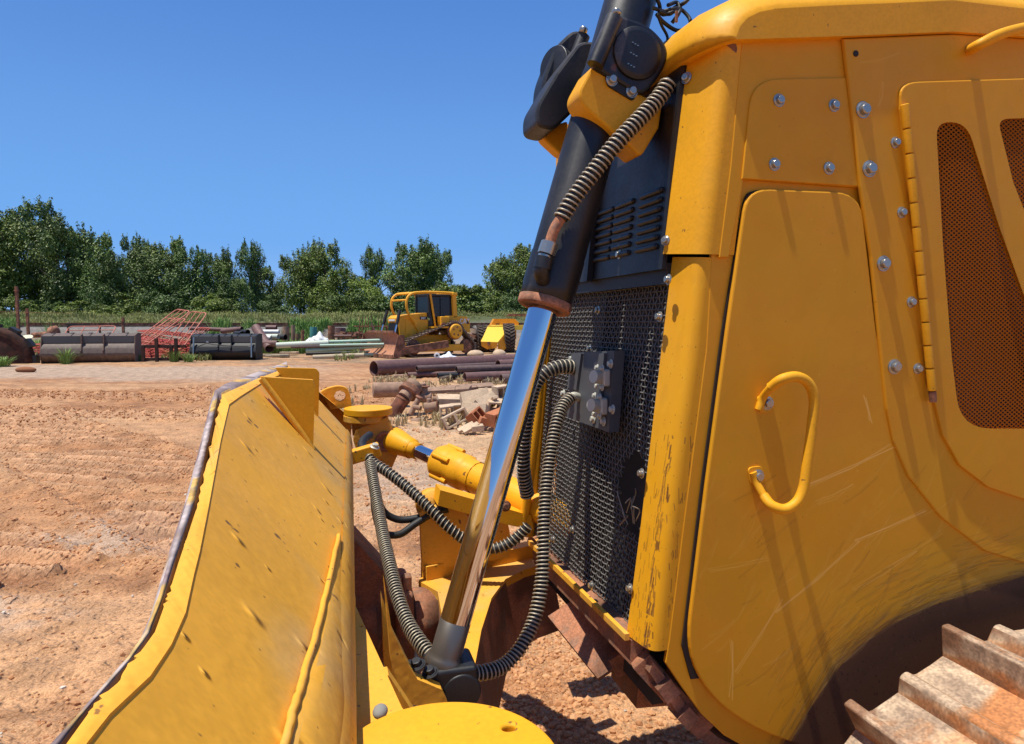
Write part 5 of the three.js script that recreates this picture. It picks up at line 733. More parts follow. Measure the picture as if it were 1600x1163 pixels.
{ // red pipe gates thrown in a heap
  const mRed = [std({ color: 0xb0503f, roughness: 0.7 }), std({ color: 0xa83a30, roughness: 0.7 }), std({ color: 0xb8705a, roughness: 0.75 })];
  const gate = (label, p, ry, rx, rz, L, H, bars, mat) => {
    const t = thing('pipe_gate', label, 'gate', 'red pipe gates in the heap', p, ry); t.rotation.set(rx, ry, rz, 'YXZ'); const r = 0.025, c = 0.14;
    const rim = [V3(0, c, 0), V3(c * 0.3, c * 0.3, 0), V3(c, 0, 0), V3(L / 2, 0, 0), V3(L - c, 0, 0), V3(L - c * 0.3, c * 0.3, 0), V3(L, c, 0), V3(L, H / 2, 0), V3(L, H - c, 0), V3(L - c * 0.3, H - c * 0.3, 0), V3(L - c, H, 0), V3(L / 2, H, 0), V3(c, H, 0), V3(c * 0.3, H - c * 0.3, 0), V3(0, H - c, 0), V3(0, H / 2, 0)];
    part('rim', new THREE.TubeGeometry(new THREE.CatmullRomCurve3(rim, true, 'centripetal'), 90, r, 8, true), mat, t);
    for (let i = 1; i < bars; i++) part('bar', rod(V3(0, H * i / bars, 0), V3(L, H * i / bars, 0), 0.019, 0.019, 8), mat, t); for (const f of [0.33, 0.66]) part('upright', rod(V3(L * f, 0, 0.01), V3(L * f, H, 0.01), 0.019, 0.019, 8), mat, t);
  };
  const gate3 = (label, A, B, C, bars, mat, rr0 = 0.024) => { // rim through three corners: A-B short side, A-C long side
    const a = at(...A), b = at(...B).sub(a), c = at(...C).sub(a), t = thing('pipe_gate', label, 'gate', 'red pipe gates in the heap', a), Q = (u, v) => V3(0, 0, 0).addScaledVector(c, u).addScaledVector(b, v), e = 0.06, f = 0.12;
    const rim = [Q(0, f), Q(e * 0.3, f * 0.3), Q(e, 0), Q(0.5, 0), Q(1 - e, 0), Q(1 - e * 0.3, f * 0.3), Q(1, f), Q(1, 0.5), Q(1, 1 - f), Q(1 - e * 0.3, 1 - f * 0.3), Q(1 - e, 1), Q(0.5, 1), Q(e, 1), Q(e * 0.3, 1 - f * 0.3), Q(0, 1 - f), Q(0, 0.5)];
    part('rim', new THREE.TubeGeometry(new THREE.CatmullRomCurve3(rim, true, 'centripetal'), 90, rr0, 8, true), mat, t);
    for (let i = 1; i < bars; i++) part('bar', rod(Q(0, i / bars), Q(1, i / bars), 0.019, 0.019, 8), mat, t); for (const k of [0.3, 0.6]) part('upright', rod(Q(k, 0), Q(k, 1), 0.019, 0.019, 8), mat, t);
  };
  gate3('faded red pipe gate propped highest on the heap', [276, 483.5, 35], [297, 486.5, 33.6], [214, 530, 32.8], 3, mRed[2], 0.03);
  gate3('pale red pipe gate leaning beside the highest one', [298, 487, 35], [323, 489.5, 33.6], [258, 541, 32.4], 3, mRed[2], 0.03);
  gate3('faded red pipe gate tilted just under the highest one', [268, 497, 34.8], [291, 499, 33.4], [205, 536, 32.6], 4, mRed[2]);
  gate3('red pipe gate sloping down to the black bucket', [312, 512, 34.4], [329, 513, 33.4], [250, 548, 32.2], 4, mRed[0]);
  gate3('red pipe gate lying half tilted across the heap', [212, 517, 34.4], [238, 515.5, 35], [302, 528, 33.0], 5, mRed[0]);
  gate3('red pipe gate tilted over the bright lower gates', [192, 523, 34.2], [232, 520, 35], [286, 545, 32.4], 5, mRed[0]);
  gate3('red pipe gate with a bent end beside the fork frame', [196, 528, 33.8], [222, 524, 34.8], [300, 548, 32.4], 5, mRed[0]);
  for (let k = 0; k < 7; k++) gate3(`bright red pipe gate lying flat in the heap, ${['lowest', 'second', 'third', 'fourth', 'fifth', 'sixth', 'topmost'][k]} layer`, [196 + (k % 3) * 4, 559 - k * 5.2, 32], [208 + (k % 2) * 6, 555 - k * 5.0, 33.6], [296 - (k % 2) * 8, 559 - k * 3.4, 32], 5, mRed[k % 2 ? 0 : 1]);
  for (let k = 0; k < 4; k++) gate(`red pipe gate lying flat behind the brown bucket, layer ${['lowest', 'second', 'third', 'top'][k]}`, at(38 + k * 3, 503, 32).setY(0.12 + k * 0.16), 0.1, -1.5, rr(-0.02, 0.02), 4.0, 1.5, 5, mRed[(k + 1) % 2]);
  gate('orange red pipe gate tilted up behind the brown bucket', at(92, 503, 33).setY(0.7), 0.1, -0.9, 0.02, 2.2, 1.2, 4, mRed[2]);
}
{ // left edge: big dark drum, posts, plate, rail
  const c = onGround(-8, 569); const t = thing('rusty_drum', 'huge dark rusty dished steel drum at the yard edge', 'drum', null, c, 0.25);
  part('dish', turned(V3(0, 0.15, 0), V3(0, 0, 1), [[-0.5, 0], [-0.5, 1.25], [-0.3, 1.32], [0.0, 1.32], [0.1, 1.12], [0.02, 1.0], [0.16, 0.5], [0.2, 0]], 44), std({ map: tRust, color: 0x7c6c66, roughness: 0.9 }), t);
  for (let k = 0; k < 12; k++) { const a = k / 12 * 6.283; part('lug', box(0.35, 0.16, 0.4, 0, 0, 0).applyMatrix4(new THREE.Matrix4().makeRotationZ(a)).translate(-Math.sin(a) * 1.36, 0.15 + Math.cos(a) * 1.36, -0.2), mBlk, t); }
  const post = (px, ty, by, D, label) => { const p = onTop(px, D), h = EYE + (503 - ty) / FOC * D; single('fence_post', [box(0.11, h + 0.4, 0.11, p.x, (h - 0.4) / 2, p.z), box(0.16, 0.05, 0.16, p.x, h - 0.2, p.z)], M.rustDark, label, 'post'); by; };
  post(28, 448, 530, 33, 'tall rusty steel post rising beside the dark drum'); post(43, 482, 525, 35, 'short thin rusty post right of the tall one'); post(192, 496, 520, 37, 'thin rusty post in weeds behind the red gates');
  const wr = at(0, 486, 34); single('fence_wire', [tube(curve([V3(wr.x - 12, 2.1, -34), V3(wr.x + 0.8, 2.16, -33.2), V3(wr.x + 3, 2.1, -34.8)]), 0.008, 20, 5)], M.rustDark, 'thin wire strung between the rusty posts', 'wire');
  const pl = single('round_plate', [turned(V3(0, 0, 0), V3(0, 1, 0.5), [[0, 0], [0, 0.30], [0.02, 0.31], [0.03, 0.29], [0.03, 0]], 30)], std({ color: 0xcfc7a6, roughness: 0.6 }), 'pale cream round plate behind the dark drum', 'plate'); pl.position.copy(at(39, 529, 30)); 
  const rk = thing('steel_rack', 'low dark steel rail rack behind the brown bucket', 'rack', null, onTop(131, 38)); part('rail', beam(V3(-0.95, 1.55, 0), V3(0.9, 1.45, 0), 0.08, 0.08), mBlk, rk); for (const x of [-0.9, 0.86]) part('leg', box(0.08, 1.5, 0.08, x, 0.75, 0), mBlk, rk);
  const ax = thing('axle_tube', 'dark rusty axle tube lying on the red gates', 'axle', null, at(66, 524, 31)); part('tube', rod(V3(-0.45, 0, 0), V3(0.5, 0.05, 0), 0.12, 0.14, 18), M.rustDark, ax); part('hub', turned(V3(0.4, 0.1, 0), V3(1, 0, 0), [[0, 0], [0, 0.3], [0.2, 0.34], [0.3, 0.2], [0.3, 0]], 24), M.rustDark, ax);
}
{ // heap of pipe ends, standing pipes, green pipes, tarpaulin
  const G = 'short pipes in the heap beside the black bucket', g2 = 'pale green pipes stacked beside the far blade', g3 = 'pipe lengths standing on end';
  const s = (px, py, rpx, D, dir, L, mat, label, g = G) => { const a = at(px, py, D), R = rpx / FOC * D; pipe(label, g, a, a.clone().addScaledVector(V3(...dir).normalize(), L), R, mat); };
  s(421, 545, 7.2, 33, [-0.55, 0.45, -0.7], 2.2, mPipe[0], 'red brown pipe propped slanting against the heap');
  s(434, 537, 4.8, 33, [-1, 0, -0.3], 1.0, mPipe[0], 'rusty pipe end at the left of the long pale pipe');
  s(436, 518.5, 3.2, 35, [-1, 0, -0.1], 1.0, M.white, 'white pipe lying on top of the heap');
  s(424, 528, 4, 34, [-1, 0.02, -0.2], 1.3, M.white, 'pale pipe beneath the white one'); s(435, 526, 3.8, 34, [-0.9, 0, -0.3], 1.5, mPale, 'grey pipe end in the middle of the heap'); s(446, 527, 4.5, 34.5, [-0.9, 0, -0.4], 1.4, mBlk, 'black pipe end in the heap'); s(405, 534, 5, 33.5, [-0.5, 0, -0.8], 2, mPipe[2], 'dark brown pipe end near the black bucket'); s(396, 536, 5, 33.5, [-0.4, 0, -0.9], 2, mBlk, 'black pipe end touching the black bucket');
  s(432, 512, 3.5, 36, [-1, 0, 0], 0.55, mPipe[0], 'short rusty pipe stub on the very top of the heap');
  s(357, 515.5, 3, 37, [-1, 0.03, -0.2], 2.4, mPipe[0], 'long rusty pipe behind the black bucket'); s(378, 514, 3.8, 36, [-0.9, -0.1, -0.3], 1.3, mPipe[0], 'rusty pipe crossing behind the black bucket'); s(387, 519, 4, 35.5, [-0.7, 0, -0.7], 1.2, mBlk, 'black pipe behind the black bucket'); s(378, 522, 4.2, 35, [-0.6, 0, -0.8], 1.2, mBlk, 'black pipe beside the red gates heap');
  s(432, 540, 4.6, 32, [1, 0.05, -0.12], 2.4, mPale, 'long pale corrugated pipe with a rusty end', g2); s(492, 535, 2.3, 32.5, [1, 0.03, -0.1], 3.6, mGreen, 'pale green pipe highest in the stack', g2); s(455, 542.5, 2.2, 32, [1, 0.02, -0.12], 4.6, mPipe[1], 'dark grey pipe between the pale green ones', g2); s(478, 548, 3.2, 32.2, [1, 0.06, -0.1], 3.6, mGreen, 'pale green pipe lower in the stack', g2); s(500, 540, 2, 32, [1, 0.02, 0], 3, mGreen, 'thin pale green pipe in the stack', g2); s(489, 558.5, 3.6, 31, [1, 0.04, -0.1], 2.3, std({ color: 0xb2a184, roughness: 0.8 }), 'tan pipe on the ground with black open end', g2); s(540, 554, 2.2, 32.5, [1, 0, 0], 2.5, mGreen, 'pale green pipe on the ground behind the far blade', g2); s(478, 553, 2.6, 32.8, [1, 0.02, -0.2], 3.2, mBlk, 'black pipe under the pale green ones', g2);
  const up = (px, ty, by, rpx, D, mat, label) => { const p = at(px, 503, D), hT = EYE + (503 - ty) / FOC * D, hB = EYE + (503 - by) / FOC * D; single('standing_pipe', hollow(V3(p.x, Math.max(0, hB), p.z), V3(p.x + 0.02, hT, p.z), rpx / FOC * D, rpx / FOC * D * 0.86, 22), mat, label, 'pipe', g3); };
  up(446, 510, 533, 5.5, 37, mPipe[2], 'brown pipe standing on end, leftmost against a thin neighbour'); up(457, 508, 532, 3, 37, mPipe[2], 'thin brown pipe standing on end beside the fat brown one'); up(464, 521, 532, 4, 37, std({ color: 0x7c6448, roughness: 0.9 }), 'short tan stump standing among the pipes'); up(472, 516, 533, 2.6, 36, M.rustDark, 'thin dark stake standing beside the teal pipe'); up(489, 511, 531, 5.6, 38, mTeal, 'teal pipe standing on end behind the white tarpaulin'); up(517, 509, 530, 5.4, 37, M.rust, 'rusty pipe standing on end behind the white bundle'); up(531, 512, 528, 8, 40, mPipe[0], 'wide rusty drum standing behind the stacked pipes');
  s(522, 525, 1.8, 36, [1, 0, 0], 0.9, mPipe[0], 'thin pink brown pipe lying before the rusty drum', 'odd pipes');
  // white bundle
  const bl = (() => { const g = new THREE.SphereGeometry(1, 40, 24), p = g.attributes.position; for (let i = 0; i < p.count; i++) { const x = p.getX(i), y = p.getY(i), z = p.getZ(i), k = 0.82 + 0.3 * fbm(x * 2.5 + 5, y * 2.5 + z * 2, 3) + 0.08 * Math.sin(x * 11 + y * 6); const bump = Math.exp(-((x - 0.15) ** 2) * 14 - z * z * 3) * Math.pow(Math.max(0, y), 0.5) * 0.42; p.setXYZ(i, x * 1.05 * k, (y > 0 ? y * 0.42 * k + bump : y * 0.25), z * 0.6 * k); } g.computeVertexNormals(); return g; })();
  const tp = single('tarpaulin', [bl], M.white, 'white crumpled tarpaulin bundle behind the green pipes', 'tarpaulin'); tp.position.copy(at(497, 533, 33.5)); tp.scale.setScalar(0.55);
  const t2 = single('tarpaulin', [bl.clone()], std({ color: 0xd6dade, roughness: 0.55 }), 'white sheeting lump on the ground under the far bulldozer arm', 'tarpaulin'); t2.position.copy(at(699, 560, 29.5)); t2.scale.set(0.45, 0.35, 0.4);
  const sp = thing('spool', 'small white spool lying before the far bulldozer track', 'spool', null, at(683, 555.5, 29.5)); part('flange', turned(V3(0, 0, 0.1), V3(0.2, 0, 1), [[0, 0.05], [0, 0.13], [0.03, 0.13], [0.03, 0.05]], 22), M.white, sp); part('core', rod(V3(0, 0, 0.12), V3(-0.04, 0, -0.12), 0.07, 0.07, 16), M.grey, sp);
  const pk = thing('timber_stack', 'pale planks lying on the grass before the pipe heap', 'timber', null, onGround(428, 558)); for (let k = 0; k < 4; k++) part('plank', box(1.7 - k * 0.3, 0.05, 0.22, -0.2 + k * 0.22, 0.06 + 0.05 * (k % 2), -0.3 + k * 0.26), std({ color: 0xb4a890, roughness: 0.9 }), pk);
  const pd = single('concrete_paver', [box(0.85, 0.1, 0.5, 0, 0.12, 0, 0.02)], M.conc, 'grey concrete slab lying beside the pale planks', 'slab'); pd.position.copy(onGround(452, 555));
  // rusty pipe rack behind the far blade
  const rk = thing('pipe_rack', 'rusty steel rack with tall prongs behind the far blade', 'rack', null, onTop(578, 37)); for (let k = 0; k < 5; k++) part('prong', rod(V3(-0.55 + k * 0.16, 0.3, 0.1 * (k % 2)), V3(-0.55 + k * 0.16, 1.95, 0.1 * (k % 2)), 0.022, 0.022, 8), M.rustDark, rk); for (let k = 0; k < 4; k++) part('prong', rod(V3(0.45 + k * 0.14, 0.3, 0), V3(0.45 + k * 0.14, 1.9, 0), 0.022, 0.022, 8), M.rustDark, rk); part('crossbar', box(1.9, 0.07, 0.07, 0.1, 1.45, 0.05), M.rustDark, rk); part('crossbar', box(1.9, 0.05, 0.05, 0.1, 0.75, 0.05), M.rustDark, rk); part('leaning_bar', rod(V3(0.15, 1.6, 0.4), V3(0.75, 0.3, 0.5), 0.05, 0.05, 10), mPipe[0], rk); for (const x of [-0.6, 0.1, 0.9]) part('leg', box(0.07, 1.5, 0.07, x, 0.7, -0.1), M.rustDark, rk);
  const jk = []; for (let i = 0; i < 90; i++) { const p = onTop(rr(530, 575), rr(37, 40), rr(0.1, 1.1)); jk.push(box(rr(0.1, 0.7), rr(0.05, 0.14), rr(0.1, 0.3)).rotateY(rr(0, 3)).rotateZ(rr(-0.3, 0.3)).translate(p.x, p.y, p.z)); } const j = single('scrap_heap', jk, M.rust, 'heap of small rusty scrap behind the far blade', 'scrap'); j.userData.kind = 'stuff';
  const jk2 = []; for (let i = 0; i < 120; i++) { const p = onTop(rr(728, 770), rr(38, 42), rr(0.0, 1.0)); jk2.push(box(rr(0.1, 0.9), rr(0.05, 0.16), rr(0.1, 0.3)).rotateY(rr(0, 3)).rotateZ(rr(-0.4, 0.4)).translate(p.x, p.y, p.z)); } const j2 = single('scrap_heap', jk2, std({ map: tRust, color: 0xb0a8a4, roughness: 0.9 }), 'heap of grey brown scrap between the far bulldozer and the yellow scraper', 'scrap'); j2.userData.kind = 'stuff';
  const cv = single('culvert', [hollow(at(742, 530, 40).setY(0), at(742, 530, 40).setY(1.3), 0.55, 0.5, 24)], M.conc, 'grey concrete ring standing behind the far bulldozer', 'culvert'); cv;
}
{ // weeds in front of buckets
  const w = (label, px, D, n, h, sp) => { const g = tuft(px, n, h, sp); const m = new THREE.Mesh(g, std({ color: new THREE.Color(0.16, 0.26, 0.05), roughness: 0.75 })); m.name = numbered('weed_clump'); m.userData = { label, category: 'weed', group: 'weed clumps at the yard edge' }; m.castShadow = m.receiveShadow = true; m.position.copy(onTop(px, D)); scene.add(m); };
  w('bright green weed clump in front of the brown bucket', 100, 27, 110, 0.65, 0.55); w('low green weed clump at the foot of the dark drum', 2, 25.5, 130, 0.4, 0.5); w('green weed clump before the fork frame', 270, 28.5, 90, 0.55, 0.45); w('low weed clump between brown bucket and fork frame', 216, 29, 60, 0.4, 0.4); w('small green weed clump by the right end of the fork frame', 292, 28.5, 70, 0.35, 0.5); w('tall grass clump behind the brown bucket', 78, 39, 120, 1.7, 0.8); w('tall pale grass clump behind the red gates', 235, 38, 160, 1.2, 1.2); w('tall grass clump left of the red gates', 198, 38.5, 120, 1.1, 1.1);
  const st = single('soil_lump', [new THREE.IcosahedronGeometry(0.22, 2).scale(1.6, 0.5, 0.8)], std({ color: 0x8a5a3c, roughness: 1 }), 'flat brown soil lump on the gravel before the dark drum', 'lump'); st.position.copy(onGround(40, 578, 0.06));
}

// ---------------------------------------------------------------- far bulldozer (x forward, seen on its left-front corner)
function textMesh(str, size, depth, font) { const s = font.generateShapes(str, size), g = new THREE.ExtrudeGeometry(s, { depth, bevelEnabled: false, curveSegments: 3 }); g.computeBoundingBox(); const b = g.boundingBox; g.translate(-(b.max.x + b.min.x) / 2, -(b.max.y + b.min.y) / 2, 0); return g; }
const { FontLoader } = await import('three/addons/loaders/FontLoader.js');
const font = await new FontLoader().loadAsync('fonts/droid/droid_sans_bold.typeface.json');
{
  const D = 34, pos = at(664, 503, D).setY(0), t = thing('bulldozer', 'yellow bulldozer with rusty blade and caged cab parked far off', 'bulldozer', null, pos, -2.50);
  const Y = std({ map: tPaint, roughness: 0.6 }), gl = std({ color: 0x0d161b, roughness: 0.18 }), K = mBlk;
  // blade
  const bw = 1.84, mBl = M.orange;
  const face = []; for (let k = 0; k <= 12; k++) { const u = k / 12, y = 0.04 + 1.16 * u, x = u < 0.55 ? 2.30 + 0.46 * (1 - u / 0.55) ** 2 : 2.30 + 0.14 * ((u - 0.55) / 0.45) ** 2; face.push([-bw, -bw * 0.86, 0, bw * 0.86, bw].map((z) => V3(x, y - (Math.abs(z) > bw * 0.9 ? u * 0.12 : 0), z))); }
  const bl = part('blade', [loft(face), loft(face.map((r) => r.map((p) => p.clone().add(V3(-0.05, 0, 0)))))], mBl, t);
  for (const s of [-1, 1]) part('end_plate', prism([[2.74, 0.04], [2.40, 0.05], [2.10, 0.5], [2.15, 1.08], [2.46, 1.08]].map(([x, y]) => V3(x, y, s * bw)), V3(0, 0, s * 0.05)), M.rust, bl);
  part('cutting_edge', box(0.05, 0.16, bw * 2, 2.74, 0.10, 0), M.rust, bl); part('top_rail', box(0.10, 0.10, bw * 1.5, 2.42, 1.22, 0), M.rust, bl); part('centre_seam', box(0.012, 1.0, 0.015, 2.335, 0.75, 0), M.rustDark, bl);
  for (const s of [-1, 1]) part('blade_prop', beam(V3(2.2, 1.1, s * 0.9), V3(1.5, 0.45, s * 1.25), 0.09, 0.09), Y, bl);
  // push arms
  for (const s of [-1, 1]) part('push_arm', beam(V3(2.3, 0.32, s * 1.52), V3(-0.4, 0.62, s * 1.50), 0.16, 0.34), M.rust, t);
  // tracks round idlers and raised sprocket
  for (const s of [-1, 1]) {
    const pts = []; const arc = (cx, cy, r, a0, a1, n) => { for (let i = 0; i <= n; i++) { const a = (a0 + (a1 - a0) * i / n) * Math.PI / 180; pts.push([cx + r * Math.cos(a), cy + r * Math.sin(a)]); } };
    arc(1.25, 0.46, 0.46, -90, 66, 12); arc(-1.0, 1.22, 0.48, 66, 160, 8); arc(-1.75, 0.46, 0.46, 160, 270, 8);
    const out = pts.map(([x, y]) => [x, y]), cx = -0.3, cy = 0.6, inn = pts.map(([x, y]) => { const d = Math.hypot(x - cx, y - cy); return [x - (x - cx) / d * 0.10, y - (y - cy) / d * 0.08]; });
    const g = new THREE.ExtrudeGeometry(shapeOf(out, [inn]), { depth: 0.56, bevelEnabled: false }); g.translate(0, 0, s * 0.98 - 0.28);
    const lug = []; for (let i = 0; i < pts.length; i++) { const a = pts[i], b = pts[(i + 1) % pts.length], L = Math.hypot(b[0] - a[0], b[1] - a[1]), n = Math.max(1, Math.round(L / 0.2)); for (let k = 0; k < n; k++) { const x = a[0] + (b[0] - a[0]) * k / n, y = a[1] + (b[1] - a[1]) * k / n, an = Math.atan2(b[1] - a[1], b[0] - a[0]); const q = box(0.03, 0.07, 0.56); q.translate(0, -0.02, 0); q.rotateZ(an); q.translate(x, y, s * 0.98); lug.push(q); } }
    const tr = part('track', [g, ...lug], std({ map: tSoil, color: new THREE.Color(0.20, 0.14, 0.10), roughness: 0.8 }), t);
    part('sprocket', turned(V3(-1.0, 1.22, s * 1.0), V3(0, 0, s), [[0.0, 0], [0.0, 0.42], [0.20, 0.42], [0.26, 0.36], [0.26, 0]], 30), M.rustDark, tr);
    part('final_drive', turned(V3(-1.0, 1.22, s * 1.20), V3(0, 0, s), [[0, 0], [0, 0.37], [0.12, 0.36], [0.16, 0.30], [0.16, 0]], 30), Y, tr);
    for (let k = 0; k < 5; k++) part('port', turned(V3(-1.0 + 0.2 * Math.cos(k * 1.257 + 0.5), 1.22 + 0.2 * Math.sin(k * 1.257 + 0.5), s * 1.355), V3(0, 0, s), [[0, 0], [0, 0.05], [0.015, 0.05], [0.015, 0]], 10), M.rustDark, tr);
    for (const x of [1.25, -1.75]) part('idler', turned(V3(x, 0.48, s * 0.98), V3(0, 0, s), [[0, 0], [0, 0.36], [0.16, 0.36], [0.2, 0.2], [0.2, 0]], 26), M.rust, tr);
    part('roller_frame', box(2.5, 0.34, 0.34, -0.25, 0.42, s * 1.05, 0.04), Y, tr); part('step', box(0.5, 0.10, 0.3, 0.2, 0.66, s * 1.2, 0.02), Y, tr);
  }
  // hood with grille and lamps
  const hood2 = part('hood', [prism([[0.2, 0.85], [1.65, 0.85], [1.75, 1.85], [1.60, 1.98], [0.2, 2.12]].map(([x, y]) => V3(x, y, -0.55)), V3(0, 0, 1.1))], Y, t);
  part('grille', box(0.05, 0.62, 0.86, 1.76, 1.30, 0), K, hood2); part('nose_panel', box(0.05, 0.2, 0.9, 1.775, 1.76, 0), Y, hood2); part('lamp_bar', box(0.05, 0.09, 0.62, 1.80, 1.76, 0), M.white, hood2);
  part('lower_nose', box(0.06, 0.2, 0.9, 1.75, 0.92, 0), M.zinc, hood2); part('side_door', box(0.75, 0.75, 0.02, 1.0, 1.45, -0.565), Y, hood2); part('side_door', box(0.5, 0.75, 0.02, 0.38, 1.45, -0.565), Y, hood2); part('name_strip', box(0.42, 0.14, 0.012, 0.4, 1.86, -0.578), K, hood2);
  { const g = textMesh('D6T', 0.10, 0.006, font); g.rotateY(Math.PI); g.translate(0.42, 1.86, -0.586); part('lettering', g, M.white, hood2); }
  for (const s of [-1, 1]) { const c = part('lift_cylinder', [rod(V3(1.72, 2.25, s * 0.66), V3(1.92, 1.55, s * 0.70), 0.075, 0.075, 16)], K, t); part('rod', rod(V3(1.92, 1.55, s * 0.70), V3(2.15, 0.8, s * 0.74), 0.04, 0.04, 14), M.chrome, c); }
  part('belly', box(2.6, 0.6, 0.95, 0.1, 0.75, 0, 0.05), Y, t);
  part('side_skirt', prism([[0.15, 0.95], [1.6, 0.95], [1.45, 0.55], [0.7, 0.42], [0.15, 0.55]].map(([x, y]) => V3(x, y, -0.60)), V3(0, 0, 1.2)), Y, t);
  // cab with glass
  const cab = part('cab', [box(0.10, 1.15, 0.10, 0.12, 2.45, -0.62), box(0.10, 1.15, 0.10, 0.12, 2.45, 0.62), box(0.12, 1.15, 0.12, -1.12, 2.45, -0.62), box(0.12, 1.15, 0.12, -1.12, 2.45, 0.62), box(1.3, 0.12, 1.36, -0.5, 2.98, 0, 0.03), box(1.3, 0.5, 1.3, -0.5, 1.5, 0)], std({ color: 0x1c1c1e, roughness: 0.5 }), t);
  for (const s of [-1, 1]) { part('side_window', box(0.54, 0.98, 0.02, -0.78, 2.42, s * 0.64), gl, cab); part('door', [box(0.56, 1.55, 0.02, -0.18, 2.12, s * 0.65)], gl, cab); }
  part('windscreen', box(0.02, 1.0, 1.14, 0.12, 2.42, 0), gl, cab); part('rear_window', box(0.02, 0.9, 1.14, -1.12, 2.45, 0), gl, cab); part('seat', [box(0.5, 0.2, 0.5, -0.6, 1.95, 0, 0.05), box(0.14, 0.6, 0.46, -0.85, 2.25, 0, 0.05)], K, cab);
  // rollover bars and sweeps
  const rp = part('rollover_frame', [beam(V3(-1.28, 1.9, -0.72), V3(-1.22, 3.02, -0.72), 0.16, 0.22), beam(V3(-1.28, 1.9, 0.72), V3(-1.22, 3.02, 0.72), 0.16, 0.22), box(0.3, 0.14, 1.75, -1.22, 3.05, 0, 0.03)], Y, t);
  for (const s of [-1, 1]) { part('sweep_tube', tube(curve([V3(-1.2, 3.10, s * 0.75), V3(-0.4, 3.12, s * 0.76), V3(0.6, 3.10, s * 0.78), V3(1.15, 3.02, s * 0.78), V3(1.38, 2.82, s * 0.78), V3(1.44, 2.5, s * 0.78), V3(1.36, 2.15, s * 0.76), V3(1.12, 1.85, s * 0.70), V3(0.85, 1.55, s * 0.62)]), 0.062, 70, 12), Y, rp); part('stay', rod(V3(0.12, 3.05, s * 0.76), V3(-0.22, 1.25, s * 0.70), 0.05, 0.05, 12), Y, rp); part('stay', rod(V3(1.12, 1.85, s * 0.68), V3(0.7, 1.2, s * 0.62), 0.03, 0.03, 10), Y, rp); }
  for (const x of [1.15, 0.7]) part('cross_tube', rod(V3(x, 3.03 + (0.7 === x ? 0.06 : 0), -0.78), V3(x, 3.03 + (0.7 === x ? 0.06 : 0), 0.78), 0.05, 0.05, 12), Y, rp);
  part('front_bar', rod(V3(1.4, 2.72, -0.78), V3(1.4, 2.72, 0.78), 0.045, 0.045, 12), Y, rp);
  // rear tank
  const tk = part('fuel_tank', prism([[-0.75, 1.55], [-0.75, 2.0], [-1.9, 1.95], [-2.12, 1.82], [-2.15, 1.15], [-1.7, 1.2], [-1.3, 1.6]].map(([x, y]) => V3(x, y, -0.80)), V3(0, 0, 1.6)), Y, t);
  { const g = textMesh('CAT', 0.24, 0.008, font); g.rotateY(Math.PI); g.translate(-1.82, 1.72, -0.806); part('lettering', g, M.white, tk); const tr = new THREE.ExtrudeGeometry(shapeOf([[-0.09, -0.12], [0.09, -0.12], [0.0, 0.06]]), { depth: 0.006, bevelEnabled: false }); tr.rotateY(Math.PI); tr.translate(-2.0, 1.70, -0.81); part('emblem', tr, K, tk); }
  part('label_plate', box(0.22, 0.10, 0.01, -1.35, 1.62, -0.81), M.white, tk); part('fender', box(1.0, 0.08, 0.5, -0.3, 1.42, -0.95), Y, t); part('fender', box(1.0, 0.08, 0.5, -0.3, 1.42, 0.95), Y, t); part('side_tank', box(0.5, 0.45, 0.4, -0.55, 1.72, -0.85, 0.04), Y, t); part('toolbox', turned(V3(-0.42, 1.52, -1.06), V3(0, 0, -1), [[0, 0], [0, 0.13], [0.06, 0.13], [0.06, 0]], 18), M.rustRed, t);
}
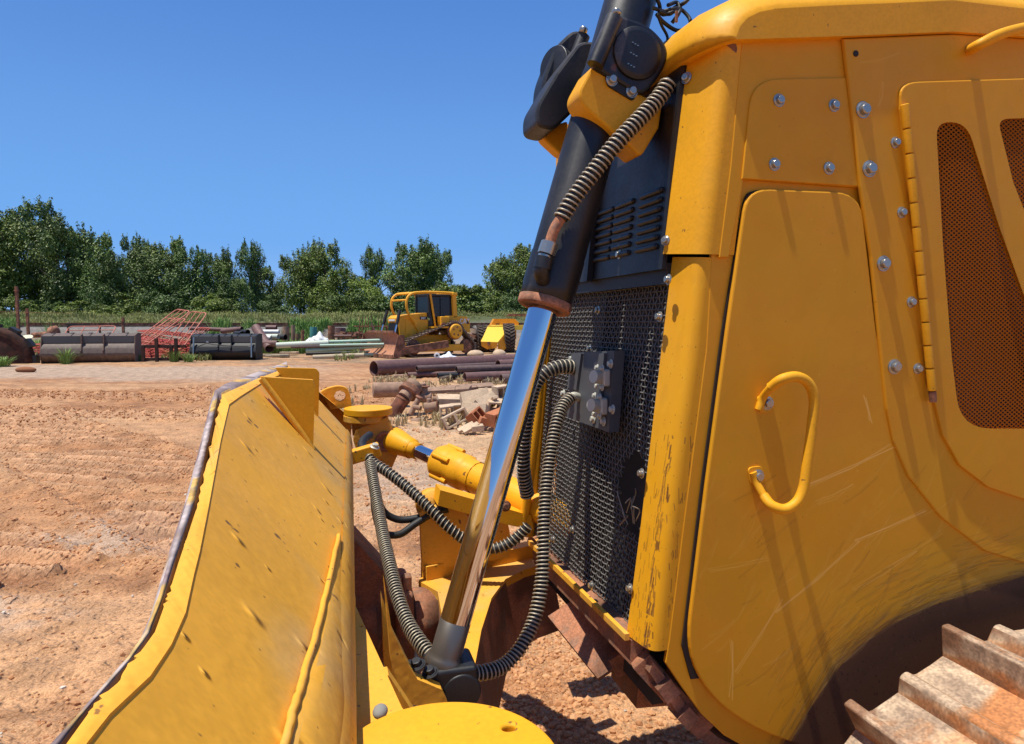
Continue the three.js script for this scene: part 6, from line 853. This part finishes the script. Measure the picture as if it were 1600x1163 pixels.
{ // yellow scraper bowl wagon on big tyres
  const D = 37, o = at(800, 503, D).setY(0), t = thing('scraper', 'yellow wheeled scraper with sloping neck and chunky tyres behind the chrome rod', 'scraper', null, o, 0.12), u = D / FOC;
  const S = (px, py, z) => V3((px - 800) * u, EYE + (503 - py) * u, z), Y = std({ color: 0xe4bd3c, roughness: 0.5, bumpMap: tBump, bumpScale: 0.001 }), Yd = std({ map: tPaint, color: 0xf0dca8, roughness: 0.7 });
  part('neck', loft([[S(750, 533, 0.6), S(764, 511, -1.0), S(772, 508, -1.6)], [S(776, 534, 0.6), S(800, 511, -1.0), S(812, 508, -1.6)]]), Y, t);
  part('neck_nose', prism([S(750, 533, 0.6), S(776, 534, 0.6), S(774, 543, 0.6), S(760, 545, 0.6), S(751, 540, 0.6)], V3(0.05, 0.1, -0.5)), Yd, t);
  part('neck_side', prism([S(776, 534, 0.58), S(800, 511, -1.0), S(812, 508, -1.6), S(812, 530, -1.6), S(784, 548, 0.4), S(776, 544, 0.58)], V3(0.02, -0.02, 0)), Yd, t);
  part('deck', prism([S(762, 516, -1.0), S(766, 509, -1.0), S(850, 508, -1.0), S(850, 516, -1.0)], V3(0, 0, -1.4)), Y, t);
  const bw = part('bowl', prism([S(772, 509, -2.0), S(778, 498, -2.0), S(812, 498, -2.0), S(818, 504, -2.0), S(818, 510, -2.0)], V3(0, 0, -1.2)), Yd, t);
  for (const x of [783, 803]) part('slot', box(0.22, 0.1, 0.03, S(x, 507, -1.99).x, S(x, 507, 0).y, -1.99), M.rustDark, bw);
  part('hitch', [box(0.14, 0.2, 0.12, S(762, 536, 0.66).x, S(762, 536, 0).y, 0.66, 0.02)], M.rustDark, t);
  const tyre = (c, label) => { const R = 0.78, w = 0.62; const q = part('tyre', turned(c.clone().add(V3(-w / 2, 0, 0)), V3(1, 0, 0), [[0.04, 0.36], [0.0, 0.5], [0.02, R - 0.12], [0.08, R - 0.03], [w / 2, R], [w - 0.08, R - 0.03], [w - 0.02, R - 0.12], [w, 0.5], [w - 0.04, 0.36]], 40), std({ color: 0x3a3029, roughness: 0.95 }), t, label); const lugs = []; for (let k = 0; k < 26; k++) for (const s of [-1, 1]) { const b = box(0.30, 0.06, 0.075); b.rotateY(s * 0.5); b.translate(s * 0.15, R + 0.01, 0); b.rotateX((k + (s > 0 ? 0.5 : 0)) / 26 * 6.283); b.translate(c.x, c.y, c.z); lugs.push(b); } part('tread', lugs, std({ color: 0x5a4c40, roughness: 0.95 }), q).userData.kind = 'stuff'; part('rim', turned(c.clone().add(V3(w / 2 - 0.12, 0, 0)), V3(1, 0, 0), [[0, 0], [0.0, 0.16], [0.06, 0.3], [0.1, 0.38], [0.1, 0.0]], 26), Y, q); };
  tyre(V3(S(797, 540, 0).x, 0.78, -0.7)); tyre(V3(S(757, 545, 0).x, 0.70, -1.6)); tyre(V3(S(757, 545, 0).x + 3.4, 0.78, -1.6));
  part('side_beam', box(2.2, 0.3, 0.3, 2.0, 1.3, -1.6), Y, t); part('roof_bars', [box(1.2, 0.05, 0.05, S(815, 493, -2.4).x, S(815, 493, 0).y, -2.4), box(1.2, 0.09, 0.12, S(820, 490, -2.4).x, S(820, 491, 0).y, -2.6)], M.rust, t);
  const rk = single('pale_rock', [new THREE.IcosahedronGeometry(0.28, 2).scale(1.2, 0.85, 1)], M.conc, 'pale rock lying before the scraper tyre', 'rock'); rk.position.copy(at(780, 555, 33).setY(0.12));
  const rk2 = single('pale_rock', [new THREE.IcosahedronGeometry(0.3, 1).scale(1.4, 0.7, 1)], M.conc, 'flat pale rock between far bulldozer and scraper', 'rock'); rk2.position.copy(at(743, 556, 33).setY(0.12));
}
{ // a pebble lying on the near bracket
  const p = Py(594, 1112, 1.15).applyAxisAngle(V3(0, 1, 0), TH).add(ORG); const s = single('pebble', [new THREE.IcosahedronGeometry(0.0105, 1).scale(1, 0.8, 1.4)], std({ color: 0x84827a, roughness: 0.9 }), 'small grey stone resting on the yellow bracket beside the disc', 'pebble'); s.position.copy(p);
}

renderer.render(scene, camera);
